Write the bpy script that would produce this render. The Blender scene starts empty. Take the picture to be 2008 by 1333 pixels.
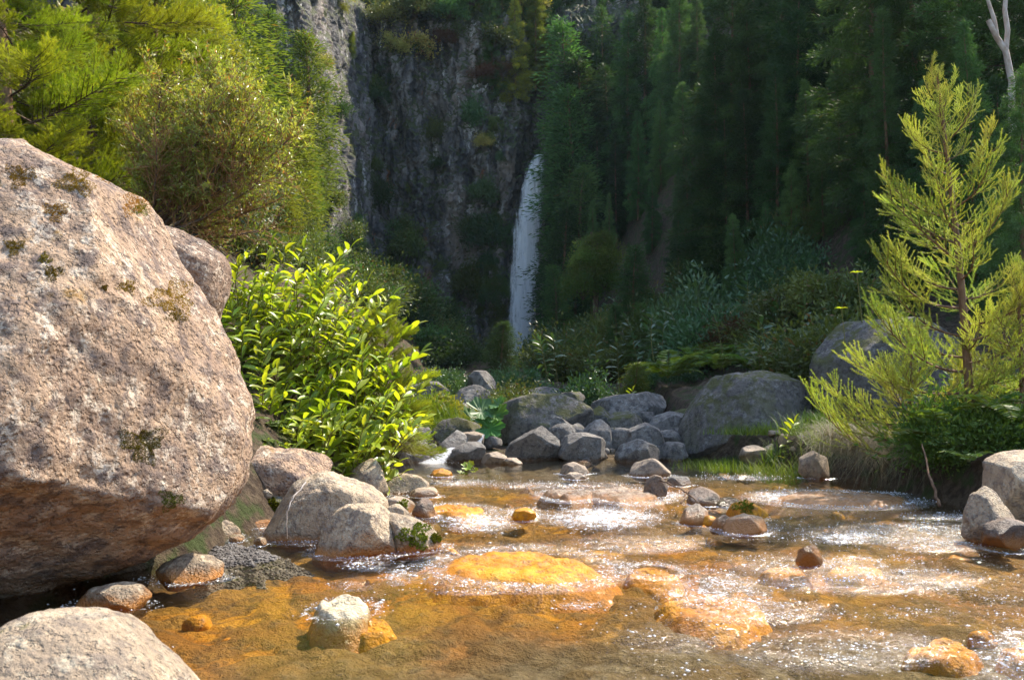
import bpy, bmesh, math, random
import numpy as np
from mathutils import Vector, Matrix

# ---------------------------------------------------------------- camera, sky, sun, exposure
SC = bpy.context.scene
COL = SC.collection
IW, IH, FPX, HOR = 2008.0, 1333.0, 1739.0, 790.0
CAMZ = 1.2
PITCH = math.atan((HOR - IH / 2) / FPX)
cam_d = bpy.data.cameras.new('camera')
cam_d.sensor_width = 36.0
cam_d.lens = FPX / IW * 36.0
cam_d.clip_start = 0.05
cam_d.clip_end = 600.0
cam_d.dof.use_dof = True
cam_d.dof.focus_distance = 13.0
cam_d.dof.aperture_fstop = 5.6
cam = bpy.data.objects.new('camera', cam_d)
cam.location = (0, 0, CAMZ)
cam.rotation_euler = (math.pi / 2 + PITCH, 0, 0)
COL.objects.link(cam)
SC.camera = cam

SUN_AZ, SUN_EL = math.radians(52), math.radians(51)      # azimuth measured from +Y (view) towards +X (right)
world = bpy.data.worlds.new('World')
SC.world = world
world.use_nodes = True
wn = world.node_tree
wn.nodes.clear()
sky = wn.nodes.new('ShaderNodeTexSky')
sky.sky_type = 'NISHITA'
sky.sun_disc = False
sky.sun_elevation = SUN_EL
sky.sun_rotation = SUN_AZ
bgn = wn.nodes.new('ShaderNodeBackground')
bgn.inputs['Strength'].default_value = 0.15
wo = wn.nodes.new('ShaderNodeOutputWorld')
wn.links.new(sky.outputs[0], bgn.inputs[0])
wn.links.new(bgn.outputs[0], wo.inputs[0])

sun_d = bpy.data.lights.new('sun', 'SUN')
sun_d.energy = 3.15
sun_d.angle = math.radians(0.53)
sun_d.color = (1.0, 0.90, 0.75)
sun = bpy.data.objects.new('sun', sun_d)
S = Vector((math.sin(SUN_AZ) * math.cos(SUN_EL), math.cos(SUN_AZ) * math.cos(SUN_EL), math.sin(SUN_EL)))
sun.rotation_euler = S.to_track_quat('Z', 'Y').to_euler()
sun.location = S * 150
COL.objects.link(sun)

SC.view_settings.view_transform = 'Standard'
SC.view_settings.look = 'None'
SC.view_settings.exposure = 1.72
SC.view_settings.gamma = 1.0
SC.view_settings.use_curve_mapping = False
SC.render.engine = 'CYCLES'
cy = SC.cycles
cy.max_bounces = 6
cy.diffuse_bounces = 3
cy.glossy_bounces = 3
cy.transmission_bounces = 4
cy.transparent_max_bounces = 12
cy.volume_bounces = 0
cy.use_denoising = True
cy.caustics_reflective = False
cy.caustics_refractive = False
cy.sample_clamp_indirect = 4.0

# ---------------------------------------------------------------- helpers
RNG = np.random.default_rng(11)
R_ = random.Random(5)
cp, sp = math.cos(PITCH), math.sin(PITCH)


def P(px, py, Y):
    """point at depth Y (metres along the valley) seen at pixel px, py of the photograph"""
    u = (px - IW / 2) / FPX
    v = (IH / 2 - py) / FPX
    dy = cp - v * sp
    dz = sp + v * cp
    return Vector((u / dy * Y, Y, CAMZ + dz / dy * Y))


def pxm(Y):
    return Y / FPX      # metres per pixel at depth Y


def tag(o, label=None, cat=None, group=None, kind=None):
    if label: o['label'] = label
    if cat: o['category'] = cat
    if group: o['group'] = group
    if kind: o['kind'] = kind
    return o


def new_mesh(name, V, F, mats=(), smooth=True, mi=None):
    """V (n,3); F: array (m,3|4) or list of such arrays"""
    if not isinstance(F, (list, tuple)): F = [F]
    F = [np.asarray(f, dtype=np.int32) for f in F if len(f)]
    me = bpy.data.meshes.new(name)
    V = np.asarray(V, dtype=np.float32)
    me.vertices.add(len(V))
    me.vertices.foreach_set('co', V.ravel())
    loops = np.concatenate([f.ravel() for f in F])
    tot = np.concatenate([np.full(len(f), f.shape[1], np.int32) for f in F])
    st = np.concatenate([[0], np.cumsum(tot)[:-1]]).astype(np.int32)
    me.loops.add(len(loops))
    me.loops.foreach_set('vertex_index', loops)
    me.polygons.add(len(tot))
    me.polygons.foreach_set('loop_start', st)
    me.polygons.foreach_set('loop_total', tot)
    if mi is not None: me.polygons.foreach_set('material_index', np.asarray(mi, np.int32))
    me.polygons.foreach_set('use_smooth', np.full(len(tot), smooth, dtype=bool))
    me.update(calc_edges=True)
    for m in mats: me.materials.append(m)
    return me


def add_attr(me, name, vals):
    a = me.attributes.new(name, 'FLOAT', 'POINT')
    a.data.foreach_set('value', np.asarray(vals, np.float32))


def obj(name, me, parent=None, loc=(0, 0, 0), rot=(0, 0, 0), scale=None):
    o = bpy.data.objects.new(name, me)
    COL.objects.link(o)
    if parent is not None: o.parent = parent
    o.location = loc
    o.rotation_euler = rot
    if scale is not None: o.scale = scale if hasattr(scale, '__len__') else (scale,) * 3
    return o


def copy_tree(o, parent=None):
    c = o.copy()
    COL.objects.link(c)
    if parent is not None: c.parent = parent
    for ch in o.children: copy_tree(ch, c)
    return c


def sstep(a, b, x):
    t = np.clip((x - a) / (b - a), 0, 1)
    return t * t * (3 - 2 * t)


def nrm(a):
    return a / np.maximum(np.linalg.norm(a, axis=-1, keepdims=True), 1e-9)


def _h(ix, iy, iz, s):
    h = (ix * 374761393 + iy * 668265263 + iz * 2147483647 + s * 974711) & 0xFFFFFFFF
    h = ((h ^ (h >> 13)) * 1274126177) & 0xFFFFFFFF
    return (h ^ (h >> 16)) & 0xFFFFFFFF


def pn(p, seed=0):
    """vectorised gradient noise, about -1..1"""
    p = np.asarray(p, np.float64)
    i = np.floor(p).astype(np.int64)
    f = p - i
    w = f * f * f * (f * (f * 6 - 15) + 10)
    out = 0
    for dx in (0, 1):
        for dy in (0, 1):
            for dz in (0, 1):
                h = _h(i[:, 0] + dx, i[:, 1] + dy, i[:, 2] + dz, seed)
                gx = (h & 1023) / 511.5 - 1
                gy = ((h >> 10) & 1023) / 511.5 - 1
                gz = ((h >> 20) & 1023) / 511.5 - 1
                d = gx * (f[:, 0] - dx) + gy * (f[:, 1] - dy) + gz * (f[:, 2] - dz)
                ww = (w[:, 0] if dx else 1 - w[:, 0]) * (w[:, 1] if dy else 1 - w[:, 1]) * (w[:, 2] if dz else 1 - w[:, 2])
                out = out + d * ww
    return out * 1.3


def fbm(p, oct=4, seed=0, gain=0.5, ridged=False):
    p = np.asarray(p, np.float64)
    a, s, t = 1.0, 0, 0
    for k in range(oct):
        n = pn(p * (2.03 ** k) + 17.3 * k, seed + k)
        if ridged: n = 1 - 2 * np.abs(n)
        s = s + a * n
        t += a
        a *= gain
    return s / t


# ---------------------------------------------------------------- materials
def nodes(name):
    m = bpy.data.materials.new(name)
    m.use_nodes = True
    t = m.node_tree
    t.nodes.clear()
    return m, t


def N(t, typ, ins=None, **kw):
    n = t.nodes.new('ShaderNode' + typ)
    for k, v in kw.items(): setattr(n, k, v)
    for k, v in (ins or {}).items():
        s = n.inputs[k]
        if hasattr(v, 'is_linked') or isinstance(v, bpy.types.NodeSocket): t.links.new(v, s)
        else: s.default_value = v
    return n


def rgb(c): return (c[0], c[1], c[2], 1.0)


def mixc(t, f, a, b, mode='MIX'):
    n = t.nodes.new('ShaderNodeMix')
    n.data_type = 'RGBA'
    n.blend_type = mode
    for s, v in ((n.inputs[0], f), (n.inputs[6], a), (n.inputs[7], b)):
        if isinstance(v, bpy.types.NodeSocket): t.links.new(v, s)
        else: s.default_value = v if not isinstance(v, tuple) else rgb(v)
    return n.outputs[2]


def ramp(t, f, a, b, lo=0.0, hi=1.0):
    n = N(t, 'MapRange', {0: f, 1: a, 2: b, 3: lo, 4: hi}, clamp=True)
    n.interpolation_type = 'SMOOTHSTEP'
    return n.outputs[0]


def math_(t, op, a, b=0.0):
    n = N(t, 'Math', {0: a, 1: b}, operation=op)
    return n.outputs[0]


def noise(t, vec, scale, detail=4, rough=0.55, dist=0.0):
    return N(t, 'TexNoise', {'Vector': vec, 'Scale': scale, 'Detail': detail, 'Roughness': rough, 'Distortion': dist}).outputs[0]


def attr(t, name):
    return N(t, 'Attribute', attribute_name=name).outputs['Fac']


def finish(t, surf):
    o = t.nodes.new('ShaderNodeOutputMaterial')
    t.links.new(surf, o.inputs['Surface'])


def rock_mat(name, c1, c2, c3, scale=1.0, pits=0.5, lichen=(0.6, 0.56, 0.48), lich_amt=0.5, moss=0.0, mosscol=(0.06, 0.08, 0.015),
             wet=0.35, rust=(0.42, 0.16, 0.02), rust_amt=1.0, waterline=0.05, bump=0.6, rough=0.85):
    """weathered stone: mottled base, lichen spots, moss where it faces up, an iron stained wet foot at the water line"""
    m, t = nodes(name)
    tc = N(t, 'TexCoord')
    geo = N(t, 'NewGeometry')
    pos = geo.outputs['Position']
    rnd = N(t, 'ObjectInfo').outputs['Random']
    big = noise(t, pos, 1.3 * scale, 5, 0.6, 0.4)
    mid = noise(t, pos, 7 * scale, 6, 0.62)
    fine = noise(t, pos, 38 * scale, 5, 0.7)
    vor = N(t, 'TexVoronoi', {'Vector': pos, 'Scale': 22 * scale, 'Randomness': 1.0}).outputs['Distance']
    c = mixc(t, ramp(t, big, 0.35, 0.68), c1, c2)
    c = mixc(t, ramp(t, mid, 0.46, 0.62), c, c3)
    c = mixc(t, ramp(t, fine, 0.52, 0.75, 0, 0.45), c, tuple(x * 0.45 for x in c1))
    br = ramp(t, rnd, 0, 1, 0.8, 1.15)
    hs = N(t, 'HueSaturation', {'Value': br, 'Color': c})
    c = hs.outputs[0]
    lm = math_(t, 'MULTIPLY', ramp(t, noise(t, pos, 9 * scale, 6, 0.8), 0.50, 0.60), ramp(t, noise(t, pos, 1.7 * scale, 4, .6), 0.38, 0.58, 0, lich_amt))
    c = mixc(t, lm, c, lichen)
    if moss > 0:
        nz = N(t, 'SeparateXYZ', {0: geo.outputs['Normal']}).outputs['Z']
        mm = math_(t, 'MULTIPLY', ramp(t, nz, -0.1, 0.8), ramp(t, noise(t, pos, 2.6 * scale, 6, 0.7), 0.62 - 0.3 * moss, 0.72 - 0.25 * moss))
        c = mixc(t, mm, c, mixc(t, fine, mosscol, tuple(x * 2.2 for x in mosscol)))
    z = N(t, 'SeparateXYZ', {0: pos}).outputs['Z']
    zz = math_(t, 'ADD', z, math_(t, 'MULTIPLY', mid, -0.12))
    wetm = ramp(t, zz, waterline + 0.06, waterline - 0.02)
    rustm = math_(t, 'MULTIPLY', ramp(t, zz, waterline + 0.03, waterline - 0.06), rust_amt)
    c = mixc(t, math_(t, 'MULTIPLY', wetm, 0.6), c, mixc(t, 1.0, c, (wet, wet, wet), 'MULTIPLY'))
    c = mixc(t, math_(t, 'MULTIPLY', rustm, 0.75), c, mixc(t, fine, rust, tuple(x * 1.5 for x in rust)))
    rg = ramp(t, wetm, 0, 1, rough, 0.22)
    hgt = math_(t, 'ADD', math_(t, 'MULTIPLY', mid, 0.7), math_(t, 'MULTIPLY', fine, 0.35))
    hgt = math_(t, 'ADD', hgt, math_(t, 'MULTIPLY', ramp(t, vor, 0.0, 0.45), 0.25 * pits))
    pit = ramp(t, noise(t, pos, 24 * scale, 3, 0.6), 0.34, 0.46)
    hgt = math_(t, 'ADD', hgt, math_(t, 'MULTIPLY', pit, 0.5 * pits))
    b = N(t, 'Bump', {'Height': hgt, 'Strength': bump, 'Distance': 0.11 / scale})
    p = N(t, 'BsdfPrincipled', {'Base Color': c, 'Roughness': rg, 'Normal': b.outputs[0], 'Specular IOR Level': 0.35})
    finish(t, p.outputs[0])
    return m


def leaf_mat(name, c1, c2, trans=0.4, rough=0.45, spec=0.4, tcol=None, nscale=1.2, brown=None, brown_amt=0.0, objvar=0.25):
    m, t = nodes(name)
    geo = N(t, 'NewGeometry')
    rnd = N(t, 'ObjectInfo').outputs['Random']
    isl = geo.outputs['Random Per Island']
    nz = noise(t, geo.outputs['Position'], nscale, 3)
    f = math_(t, 'ADD', math_(t, 'MULTIPLY', isl, 0.5), math_(t, 'MULTIPLY', ramp(t, nz, 0.35, 0.65), 0.5))
    c = mixc(t, f, c1, c2)
    if brown is not None:
        bm = math_(t, 'MULTIPLY', ramp(t, isl, 1 - brown_amt, 1 - brown_amt + 0.02), 1.0)
        c = mixc(t, bm, c, brown)
    c = N(t, 'HueSaturation', {'Value': ramp(t, rnd, 0, 1, 1 - objvar, 1 + objvar), 'Hue': ramp(t, math_(t, 'FRACT', math_(t, 'MULTIPLY', rnd, 7.3)), 0, 1, 0.48, 0.515), 'Color': c}).outputs[0]
    p = N(t, 'BsdfPrincipled', {'Base Color': c, 'Roughness': rough, 'Specular IOR Level': spec})
    tc = mixc(t, 1.0, c, tcol or (1.5, 1.5, 0.6), 'MULTIPLY')
    tr = N(t, 'BsdfTranslucent', {'Color': tc})
    mx = N(t, 'MixShader', {0: trans, 1: p.outputs[0], 2: tr.outputs[0]})
    finish(t, mx.outputs[0])
    return m


def plain_mat(name, c1, c2, scale=8.0, rough=0.85, bump=0.4, stretch=(1, 1, 1)):
    m, t = nodes(name)
    geo = N(t, 'NewGeometry')
    mp = N(t, 'Mapping', {'Vector': geo.outputs['Position'], 'Scale': stretch})
    n1 = noise(t, mp.outputs[0], scale, 6, 0.65)
    c = mixc(t, ramp(t, n1, 0.35, 0.65), c1, c2)
    b = N(t, 'Bump', {'Height': n1, 'Strength': bump, 'Distance': 0.03})
    p = N(t, 'BsdfPrincipled', {'Base Color': c, 'Roughness': rough, 'Normal': b.outputs[0], 'Specular IOR Level': 0.25})
    finish(t, p.outputs[0])
    return m


M = {}
M['beige'] = rock_mat('beige_rock', (0.32, 0.21, 0.14), (0.47, 0.32, 0.20), (0.19, 0.135, 0.105), 1.0, 1.0, (0.68, 0.56, 0.42), 0.85, moss=0.12,
                      mosscol=(0.16, 0.085, 0.012), rust=(0.30, 0.15, 0.05), rust_amt=0.4, waterline=0.06, bump=0.85)
M['pale'] = rock_mat('pale_rock', (0.38, 0.285, 0.19), (0.50, 0.385, 0.25), (0.25, 0.195, 0.145), 1.6, 0.8, (0.66, 0.58, 0.42), 0.6, moss=0.05,
                     mosscol=(0.10, 0.10, 0.015), waterline=0.02, bump=0.8)
M['cream'] = rock_mat('cream_rock', (0.52, 0.43, 0.28), (0.60, 0.50, 0.34), (0.40, 0.32, 0.20), 1.6, 0.5, (0.7, 0.62, 0.46), 0.6, waterline=-0.09, bump=0.6)
M['pale_up'] = rock_mat('pale_rock_upstream', (0.38, 0.285, 0.19), (0.48, 0.37, 0.24), (0.24, 0.19, 0.145), 1.8, 0.7, (0.66, 0.58, 0.42), 0.6, moss=0.08,
                        mosscol=(0.10, 0.10, 0.015), waterline=0.12, bump=0.8)
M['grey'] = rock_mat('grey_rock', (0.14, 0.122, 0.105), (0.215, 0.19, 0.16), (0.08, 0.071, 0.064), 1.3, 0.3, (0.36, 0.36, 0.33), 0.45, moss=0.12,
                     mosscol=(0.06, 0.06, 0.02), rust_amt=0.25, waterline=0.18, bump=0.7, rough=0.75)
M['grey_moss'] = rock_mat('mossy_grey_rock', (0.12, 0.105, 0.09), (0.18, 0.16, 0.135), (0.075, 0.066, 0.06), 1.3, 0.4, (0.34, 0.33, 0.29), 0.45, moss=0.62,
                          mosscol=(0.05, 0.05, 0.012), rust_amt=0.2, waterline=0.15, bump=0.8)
M['tan_wet'] = rock_mat('tan_river_rock', (0.30, 0.22, 0.15), (0.40, 0.30, 0.20), (0.20, 0.15, 0.11), 2.0, 0.4, (0.5, 0.42, 0.32), 0.3,
                        waterline=0.13, rust_amt=.7, bump=0.6, rough=0.55)
M['brown_wet'] = rock_mat('brown_river_rock', (0.15, 0.10, 0.07), (0.24, 0.15, 0.09), (0.09, 0.065, 0.05), 2.0, 0.4, (0.4, 0.32, 0.24), 0.25,
                          waterline=0.1, rust_amt=.6, bump=0.7, rough=0.45)


def gold_mat():
    m, t = nodes('golden_wet_rock')
    geo = N(t, 'NewGeometry')
    pos = geo.outputs['Position']
    n1 = noise(t, pos, 2.5, 5, 0.6, 0.5)
    n2 = noise(t, pos, 14, 5, 0.7, 0.3)
    c = mixc(t, ramp(t, n1, 0.35, 0.65), (0.46, 0.17, 0.008), (0.60, 0.28, 0.016))
    c = mixc(t, ramp(t, n2, 0.48, 0.62, 0, 0.85), c, (0.26, 0.12, 0.03))
    b = N(t, 'Bump', {'Height': math_(t, 'ADD', n2, math_(t, 'MULTIPLY', noise(t, pos, 60, 3), 0.5)), 'Strength': 0.7, 'Distance': 0.03})
    p = N(t, 'BsdfPrincipled', {'Base Color': c, 'Roughness': 0.5, 'Normal': b.outputs[0], 'Coat Weight': 0.08, 'Coat Roughness': 0.15, 'Specular IOR Level': 0.2})
    finish(t, p.outputs[0])
    return m


M['gold'] = gold_mat()
M['bark'] = plain_mat('bark', (0.07, 0.045, 0.03), (0.15, 0.10, 0.07), 14, 0.9, 0.8, (1, 1, 0.25))
M['bark_red'] = plain_mat('reddish_bark', (0.13, 0.07, 0.04), (0.22, 0.13, 0.07), 20, 0.85, 0.6, (1, 1, 0.25))
M['bark_pale'] = plain_mat('pale_bark', (0.30, 0.22, 0.16), (0.48, 0.42, 0.36), 6, 0.8, 0.5, (1, 1, 0.5))
M['twig'] = plain_mat('orange_brown_twig', (0.23, 0.12, 0.05), (0.34, 0.19, 0.08), 6, 0.85, 0.2)
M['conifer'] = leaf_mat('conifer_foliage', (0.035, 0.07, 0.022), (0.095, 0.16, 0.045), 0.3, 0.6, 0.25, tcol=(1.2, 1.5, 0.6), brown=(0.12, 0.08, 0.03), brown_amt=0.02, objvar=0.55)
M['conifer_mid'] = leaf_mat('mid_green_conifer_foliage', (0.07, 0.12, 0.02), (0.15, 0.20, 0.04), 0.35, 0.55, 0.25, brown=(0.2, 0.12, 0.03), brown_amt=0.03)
M['conifer_lit'] = leaf_mat('sunlit_conifer_foliage', (0.12, 0.16, 0.02), (0.22, 0.25, 0.04), 0.35, 0.55, 0.25, brown=(0.2, 0.12, 0.03), brown_amt=0.04)  # lit copy of the conifer leaf, sun brightness put into the colour
M['feather'] = leaf_mat('feathery_conifer_foliage', (0.17, 0.23, 0.016), (0.32, 0.36, 0.03), 0.48, 0.5, 0.3, brown=(0.22, 0.13, 0.03), brown_amt=0.03)
M['young'] = leaf_mat('young_conifer_needles', (0.22, 0.31, 0.04), (0.50, 0.52, 0.13), 0.4, 0.45, 0.35, brown=(0.36, 0.24, 0.05), brown_amt=0.10)
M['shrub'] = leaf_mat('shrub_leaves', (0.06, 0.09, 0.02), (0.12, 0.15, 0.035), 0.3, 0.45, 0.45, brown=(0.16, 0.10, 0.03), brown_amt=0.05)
M['shrub_lit'] = leaf_mat('sunlit_olive_shrub_leaves', (0.23, 0.235, 0.045), (0.42, 0.38, 0.11), 0.3, 0.4, 0.5, brown=(0.26, 0.15, 0.045), brown_amt=0.10)  # lit copy of the shrub leaf, sunlight put into its olive colour
M['olive'] = leaf_mat('olive_leaves', (0.19, 0.23, 0.03), (0.36, 0.38, 0.09), 0.42, 0.35, 0.5, brown=(0.28, 0.15, 0.045), brown_amt=0.12)
M['shrub_rust'] = leaf_mat('rusty_shrub_leaves', (0.09, 0.045, 0.02), (0.14, 0.075, 0.03), 0.3, 0.6, 0.3)
M['shrub_yellow'] = leaf_mat('yellow_green_leaves', (0.20, 0.24, 0.02), (0.34, 0.34, 0.05), 0.4, 0.5, 0.4)
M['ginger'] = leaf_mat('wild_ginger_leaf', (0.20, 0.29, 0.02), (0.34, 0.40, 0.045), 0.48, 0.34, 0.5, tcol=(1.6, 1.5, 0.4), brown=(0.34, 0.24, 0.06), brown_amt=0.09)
M['ginger_dark'] = leaf_mat('shaded_tone_ginger_leaf', (0.04, 0.09, 0.03), (0.08, 0.135, 0.05), 0.25, 0.4, 0.5)  # shaded copy of the ginger leaf, shade put into the colour
M['stem'] = plain_mat('green_stem', (0.12, 0.13, 0.03), (0.2, 0.16, 0.05), 10, 0.6, 0.2)
M['fern'] = leaf_mat('fern_leaf', (0.08, 0.15, 0.02), (0.16, 0.22, 0.04), 0.35, 0.5, 0.35)
M['grass'] = leaf_mat('green_grass', (0.07, 0.13, 0.012), (0.16, 0.21, 0.02), 0.35, 0.5, 0.3)
M['drygrass'] = leaf_mat('dry_grass', (0.13, 0.125, 0.06), (0.25, 0.21, 0.11), 0.25, 0.6, 0.3, tcol=(1.1, 1.0, 0.7))
M['moss'] = leaf_mat('moss_blade', (0.10, 0.075, 0.008), (0.19, 0.14, 0.016), 0.2, 0.8, 0.1)
M['moss_orange'] = leaf_mat('orange_moss_blade', (0.24, 0.125, 0.018), (0.34, 0.20, 0.03), 0.2, 0.8, 0.1)
M['moss_green'] = leaf_mat('green_moss_blade', (0.07, 0.09, 0.008), (0.15, 0.16, 0.016), 0.2, 0.8, 0.1)
M['gunnera'] = leaf_mat('broad_ribbed_leaf', (0.045, 0.13, 0.03), (0.08, 0.19, 0.045), 0.3, 0.45, 0.45)
M['waterplant'] = leaf_mat('yellow_green_water_plant_leaf', (0.20, 0.28, 0.02), (0.30, 0.36, 0.04), 0.4, 0.4, 0.5)


def terrain_mat():
    m, t = nodes('valley_ground')
    geo = N(t, 'NewGeometry')
    pos = geo.outputs['Position']
    n1 = noise(t, pos, 1.1, 5, 0.6, 0.6)
    n2 = noise(t, pos, 9, 6, 0.65)
    n3 = noise(t, pos, 40, 4, 0.7)
    gold = mixc(t, ramp(t, n1, 0.38, 0.64), (0.50, 0.19, 0.01), (0.64, 0.32, 0.022))
    gold = mixc(t, ramp(t, n2, 0.5, 0.68, 0, 0.8), gold, (0.20, 0.11, 0.04))
    grey = mixc(t, ramp(t, n2, 0.4, 0.65), (0.17, 0.13, 0.075), (0.28, 0.225, 0.14))
    bed = mixc(t, attr(t, 'grey'), gold, grey)
    bed = mixc(t, ramp(t, attr(t, 'cell'), 0.3, 0.9, 0, 0.65), bed, mixc(t, n1, (0.14, 0.085, 0.03), (0.24, 0.15, 0.05)))
    bed = mixc(t, math_(t, 'MULTIPLY', attr(t, 'joint'), 0.7), bed, (0.09, 0.055, 0.02))
    soil = mixc(t, ramp(t, n2, 0.4, 0.62), (0.055, 0.035, 0.02), (0.12, 0.085, 0.05))
    soil = mixc(t, ramp(t, noise(t, pos, 3, 4), 0.5, 0.62), soil, (0.05, 0.065, 0.015))
    c = mixc(t, attr(t, 'bank'), bed, soil)
    h = math_(t, 'ADD', n2, math_(t, 'MULTIPLY', n3, 0.4))
    b = N(t, 'Bump', {'Height': h, 'Strength': 1.0, 'Distance': 0.12})
    p = N(t, 'BsdfPrincipled', {'Base Color': c, 'Roughness': 0.8, 'Normal': b.outputs[0], 'Specular IOR Level': 0.2})
    finish(t, p.outputs[0])
    return m


def cliff_mat():
    m, t = nodes('basalt_cliff')
    geo = N(t, 'NewGeometry')
    pos = geo.outputs['Position']
    mp = N(t, 'Mapping', {'Vector': pos, 'Scale': (1, 1, 0.35)}).outputs[0]
    n1 = noise(t, mp, 0.35, 5, 0.6, 0.5)
    n2 = noise(t, pos, 1.6, 6, 0.68)
    n3 = noise(t, pos, 6, 5, 0.7)
    c = mixc(t, ramp(t, noise(t, mp, 1.3, 5, 0.6), 0.4, 0.64), (0.055, 0.055, 0.06), (0.24, 0.22, 0.205))
    c = mixc(t, ramp(t, n2, 0.55, 0.7, 0, .6), c, (0.06, 0.06, 0.062))
    c = mixc(t, ramp(t, n1, 0.5, 0.66), c, (0.34, 0.285, 0.25))
    wh = math_(t, 'MULTIPLY', ramp(t, noise(t, mp, 1.1, 7, 0.75), 0.55, 0.62), ramp(t, noise(t, mp, 0.3, 3), 0.46, 0.58))
    c = mixc(t, wh, c, (0.62, 0.60, 0.56))
    nz = N(t, 'SeparateXYZ', {0: geo.outputs['Normal']}).outputs['Z']
    mo = math_(t, 'MULTIPLY', ramp(t, math_(t, 'ADD', math_(t, 'MULTIPLY', nz, 0.35), noise(t, pos, 0.9, 6, 0.7)), 0.52, 0.62), 0.95)
    c = mixc(t, mo, c, mixc(t, n3, (0.03, 0.045, 0.01), (0.07, 0.08, 0.02)))
    ru = ramp(t, noise(t, mp, 0.8, 4, 0.6), 0.66, 0.72)
    c = mixc(t, ru, c, (0.26, 0.11, 0.05))
    c = mixc(t, attr(t, 'clay'), c, (0.34, 0.14, 0.07))
    h = math_(t, 'ADD', math_(t, 'MULTIPLY', n2, 1.0), math_(t, 'MULTIPLY', n3, 0.5))
    b = N(t, 'Bump', {'Height': h, 'Strength': 0.9, 'Distance': 0.5})
    p = N(t, 'BsdfPrincipled', {'Base Color': c, 'Roughness': 0.75, 'Normal': b.outputs[0], 'Specular IOR Level': 0.35})
    finish(t, p.outputs[0])
    return m


def water_mat():
    """clear running water: fresnel mirror over a tinted see-through body, white where the foam attribute says so"""
    m, t = nodes('clear_stream_water')
    geo = N(t, 'NewGeometry')
    pos = geo.outputs['Position']
    ch = attr(t, 'chop')
    mp = N(t, 'Mapping', {'Vector': pos, 'Scale': (1.0, 0.7, 1)}).outputs[0]
    h = math_(t, 'ADD', noise(t, mp, 9, 4, 0.6, 0.6), math_(t, 'MULTIPLY', noise(t, mp, 42, 3, 0.65, 0.4), 0.5))
    sk = math_(t, 'MULTIPLY', ramp(t, noise(t, mp, 46, 2, 0.5, 0.3), 0.56, 0.72), attr(t, 'spark'))
    h2 = math_(t, 'ADD', math_(t, 'MULTIPLY', h, ramp(t, ch, 0.28, 1, 0.06, 1.0)), math_(t, 'MULTIPLY', sk, 0.15))
    b = N(t, 'Bump', {'Height': h2, 'Strength': 1.0, 'Distance': 0.06})
    fr = N(t, 'Fresnel', {'IOR': 1.13})
    tr = N(t, 'BsdfTransparent', {'Color': (0.93, 0.90, 0.80, 1)})
    gl = N(t, 'BsdfGlossy', {'Color': (1, 0.98, 0.94, 1), 'Roughness': ramp(t, ch, 0.3, 0.95, 0.09, 0.15), 'Normal': b.outputs[0]})
    w = N(t, 'MixShader', {0: fr.outputs[0], 1: tr.outputs[0], 2: gl.outputs[0]})
    fo = attr(t, 'foam')
    fn = noise(t, N(t, 'Mapping', {'Vector': pos, 'Scale': (1, .55, 1)}).outputs[0], 13, 7, 0.78, 1.2)
    fm = ramp(t, math_(t, 'ADD', math_(t, 'MULTIPLY', fo, 0.55), math_(t, 'MULTIPLY', fn, 1.5)), 0.97, 1.3, 0, 0.92)
    wh = N(t, 'BsdfPrincipled', {'Base Color': (0.86, 0.86, 0.84, 1), 'Roughness': 0.35, 'Normal': b.outputs[0]})
    o = N(t, 'MixShader', {0: fm, 1: w.outputs[0], 2: wh.outputs[0]})
    finish(t, o.outputs[0])
    return m


def fall_mat(name='falling_water', sc=(4, 4, 0.5), edge='edge'):
    m, t = nodes(name)
    geo = N(t, 'NewGeometry')
    mp = N(t, 'Mapping', {'Vector': geo.outputs['Position'], 'Scale': sc}).outputs[0]
    n1 = noise(t, mp, 1.5, 6, 0.7, 0.3)
    n2 = noise(t, N(t, 'Mapping', {'Vector': geo.outputs['Position'], 'Scale': (sc[0], sc[1], sc[2] * 4)}).outputs[0], 3.0, 4, 0.7)
    a = math_(t, 'ADD', math_(t, 'MULTIPLY', n1, 0.75), math_(t, 'MULTIPLY', n2, 0.35))
    a = math_(t, 'ADD', a, math_(t, 'MULTIPLY', attr(t, edge), 0.55))
    f = ramp(t, a, 0.68, 1.1, 0.0, 0.97)
    b = N(t, 'Bump', {'Height': n1, 'Strength': 0.6, 'Distance': 0.2})
    wh = N(t, 'BsdfPrincipled', {'Base Color': (0.88, 0.89, 0.90, 1), 'Roughness': 0.5, 'Normal': b.outputs[0]})
    tl = N(t, 'BsdfTranslucent', {'Color': (0.88, 0.89, 0.9, 1)})
    w2 = N(t, 'MixShader', {0: 0.35, 1: wh.outputs[0], 2: tl.outputs[0]})
    tr = N(t, 'BsdfTransparent', {'Color': (0.97, 0.98, 0.98, 1)})
    o = N(t, 'MixShader', {0: f, 1: tr.outputs[0], 2: w2.outputs[0]})
    finish(t, o.outputs[0])
    return m


M['ground'] = terrain_mat()
M['cliff'] = cliff_mat()
M['water'] = water_mat()
M['fall'] = fall_mat()
M['cascade'] = fall_mat('cascade_water', (9, 9, 3), 'edge')

# ---------------------------------------------------------------- terrain
ip = np.interp


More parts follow.
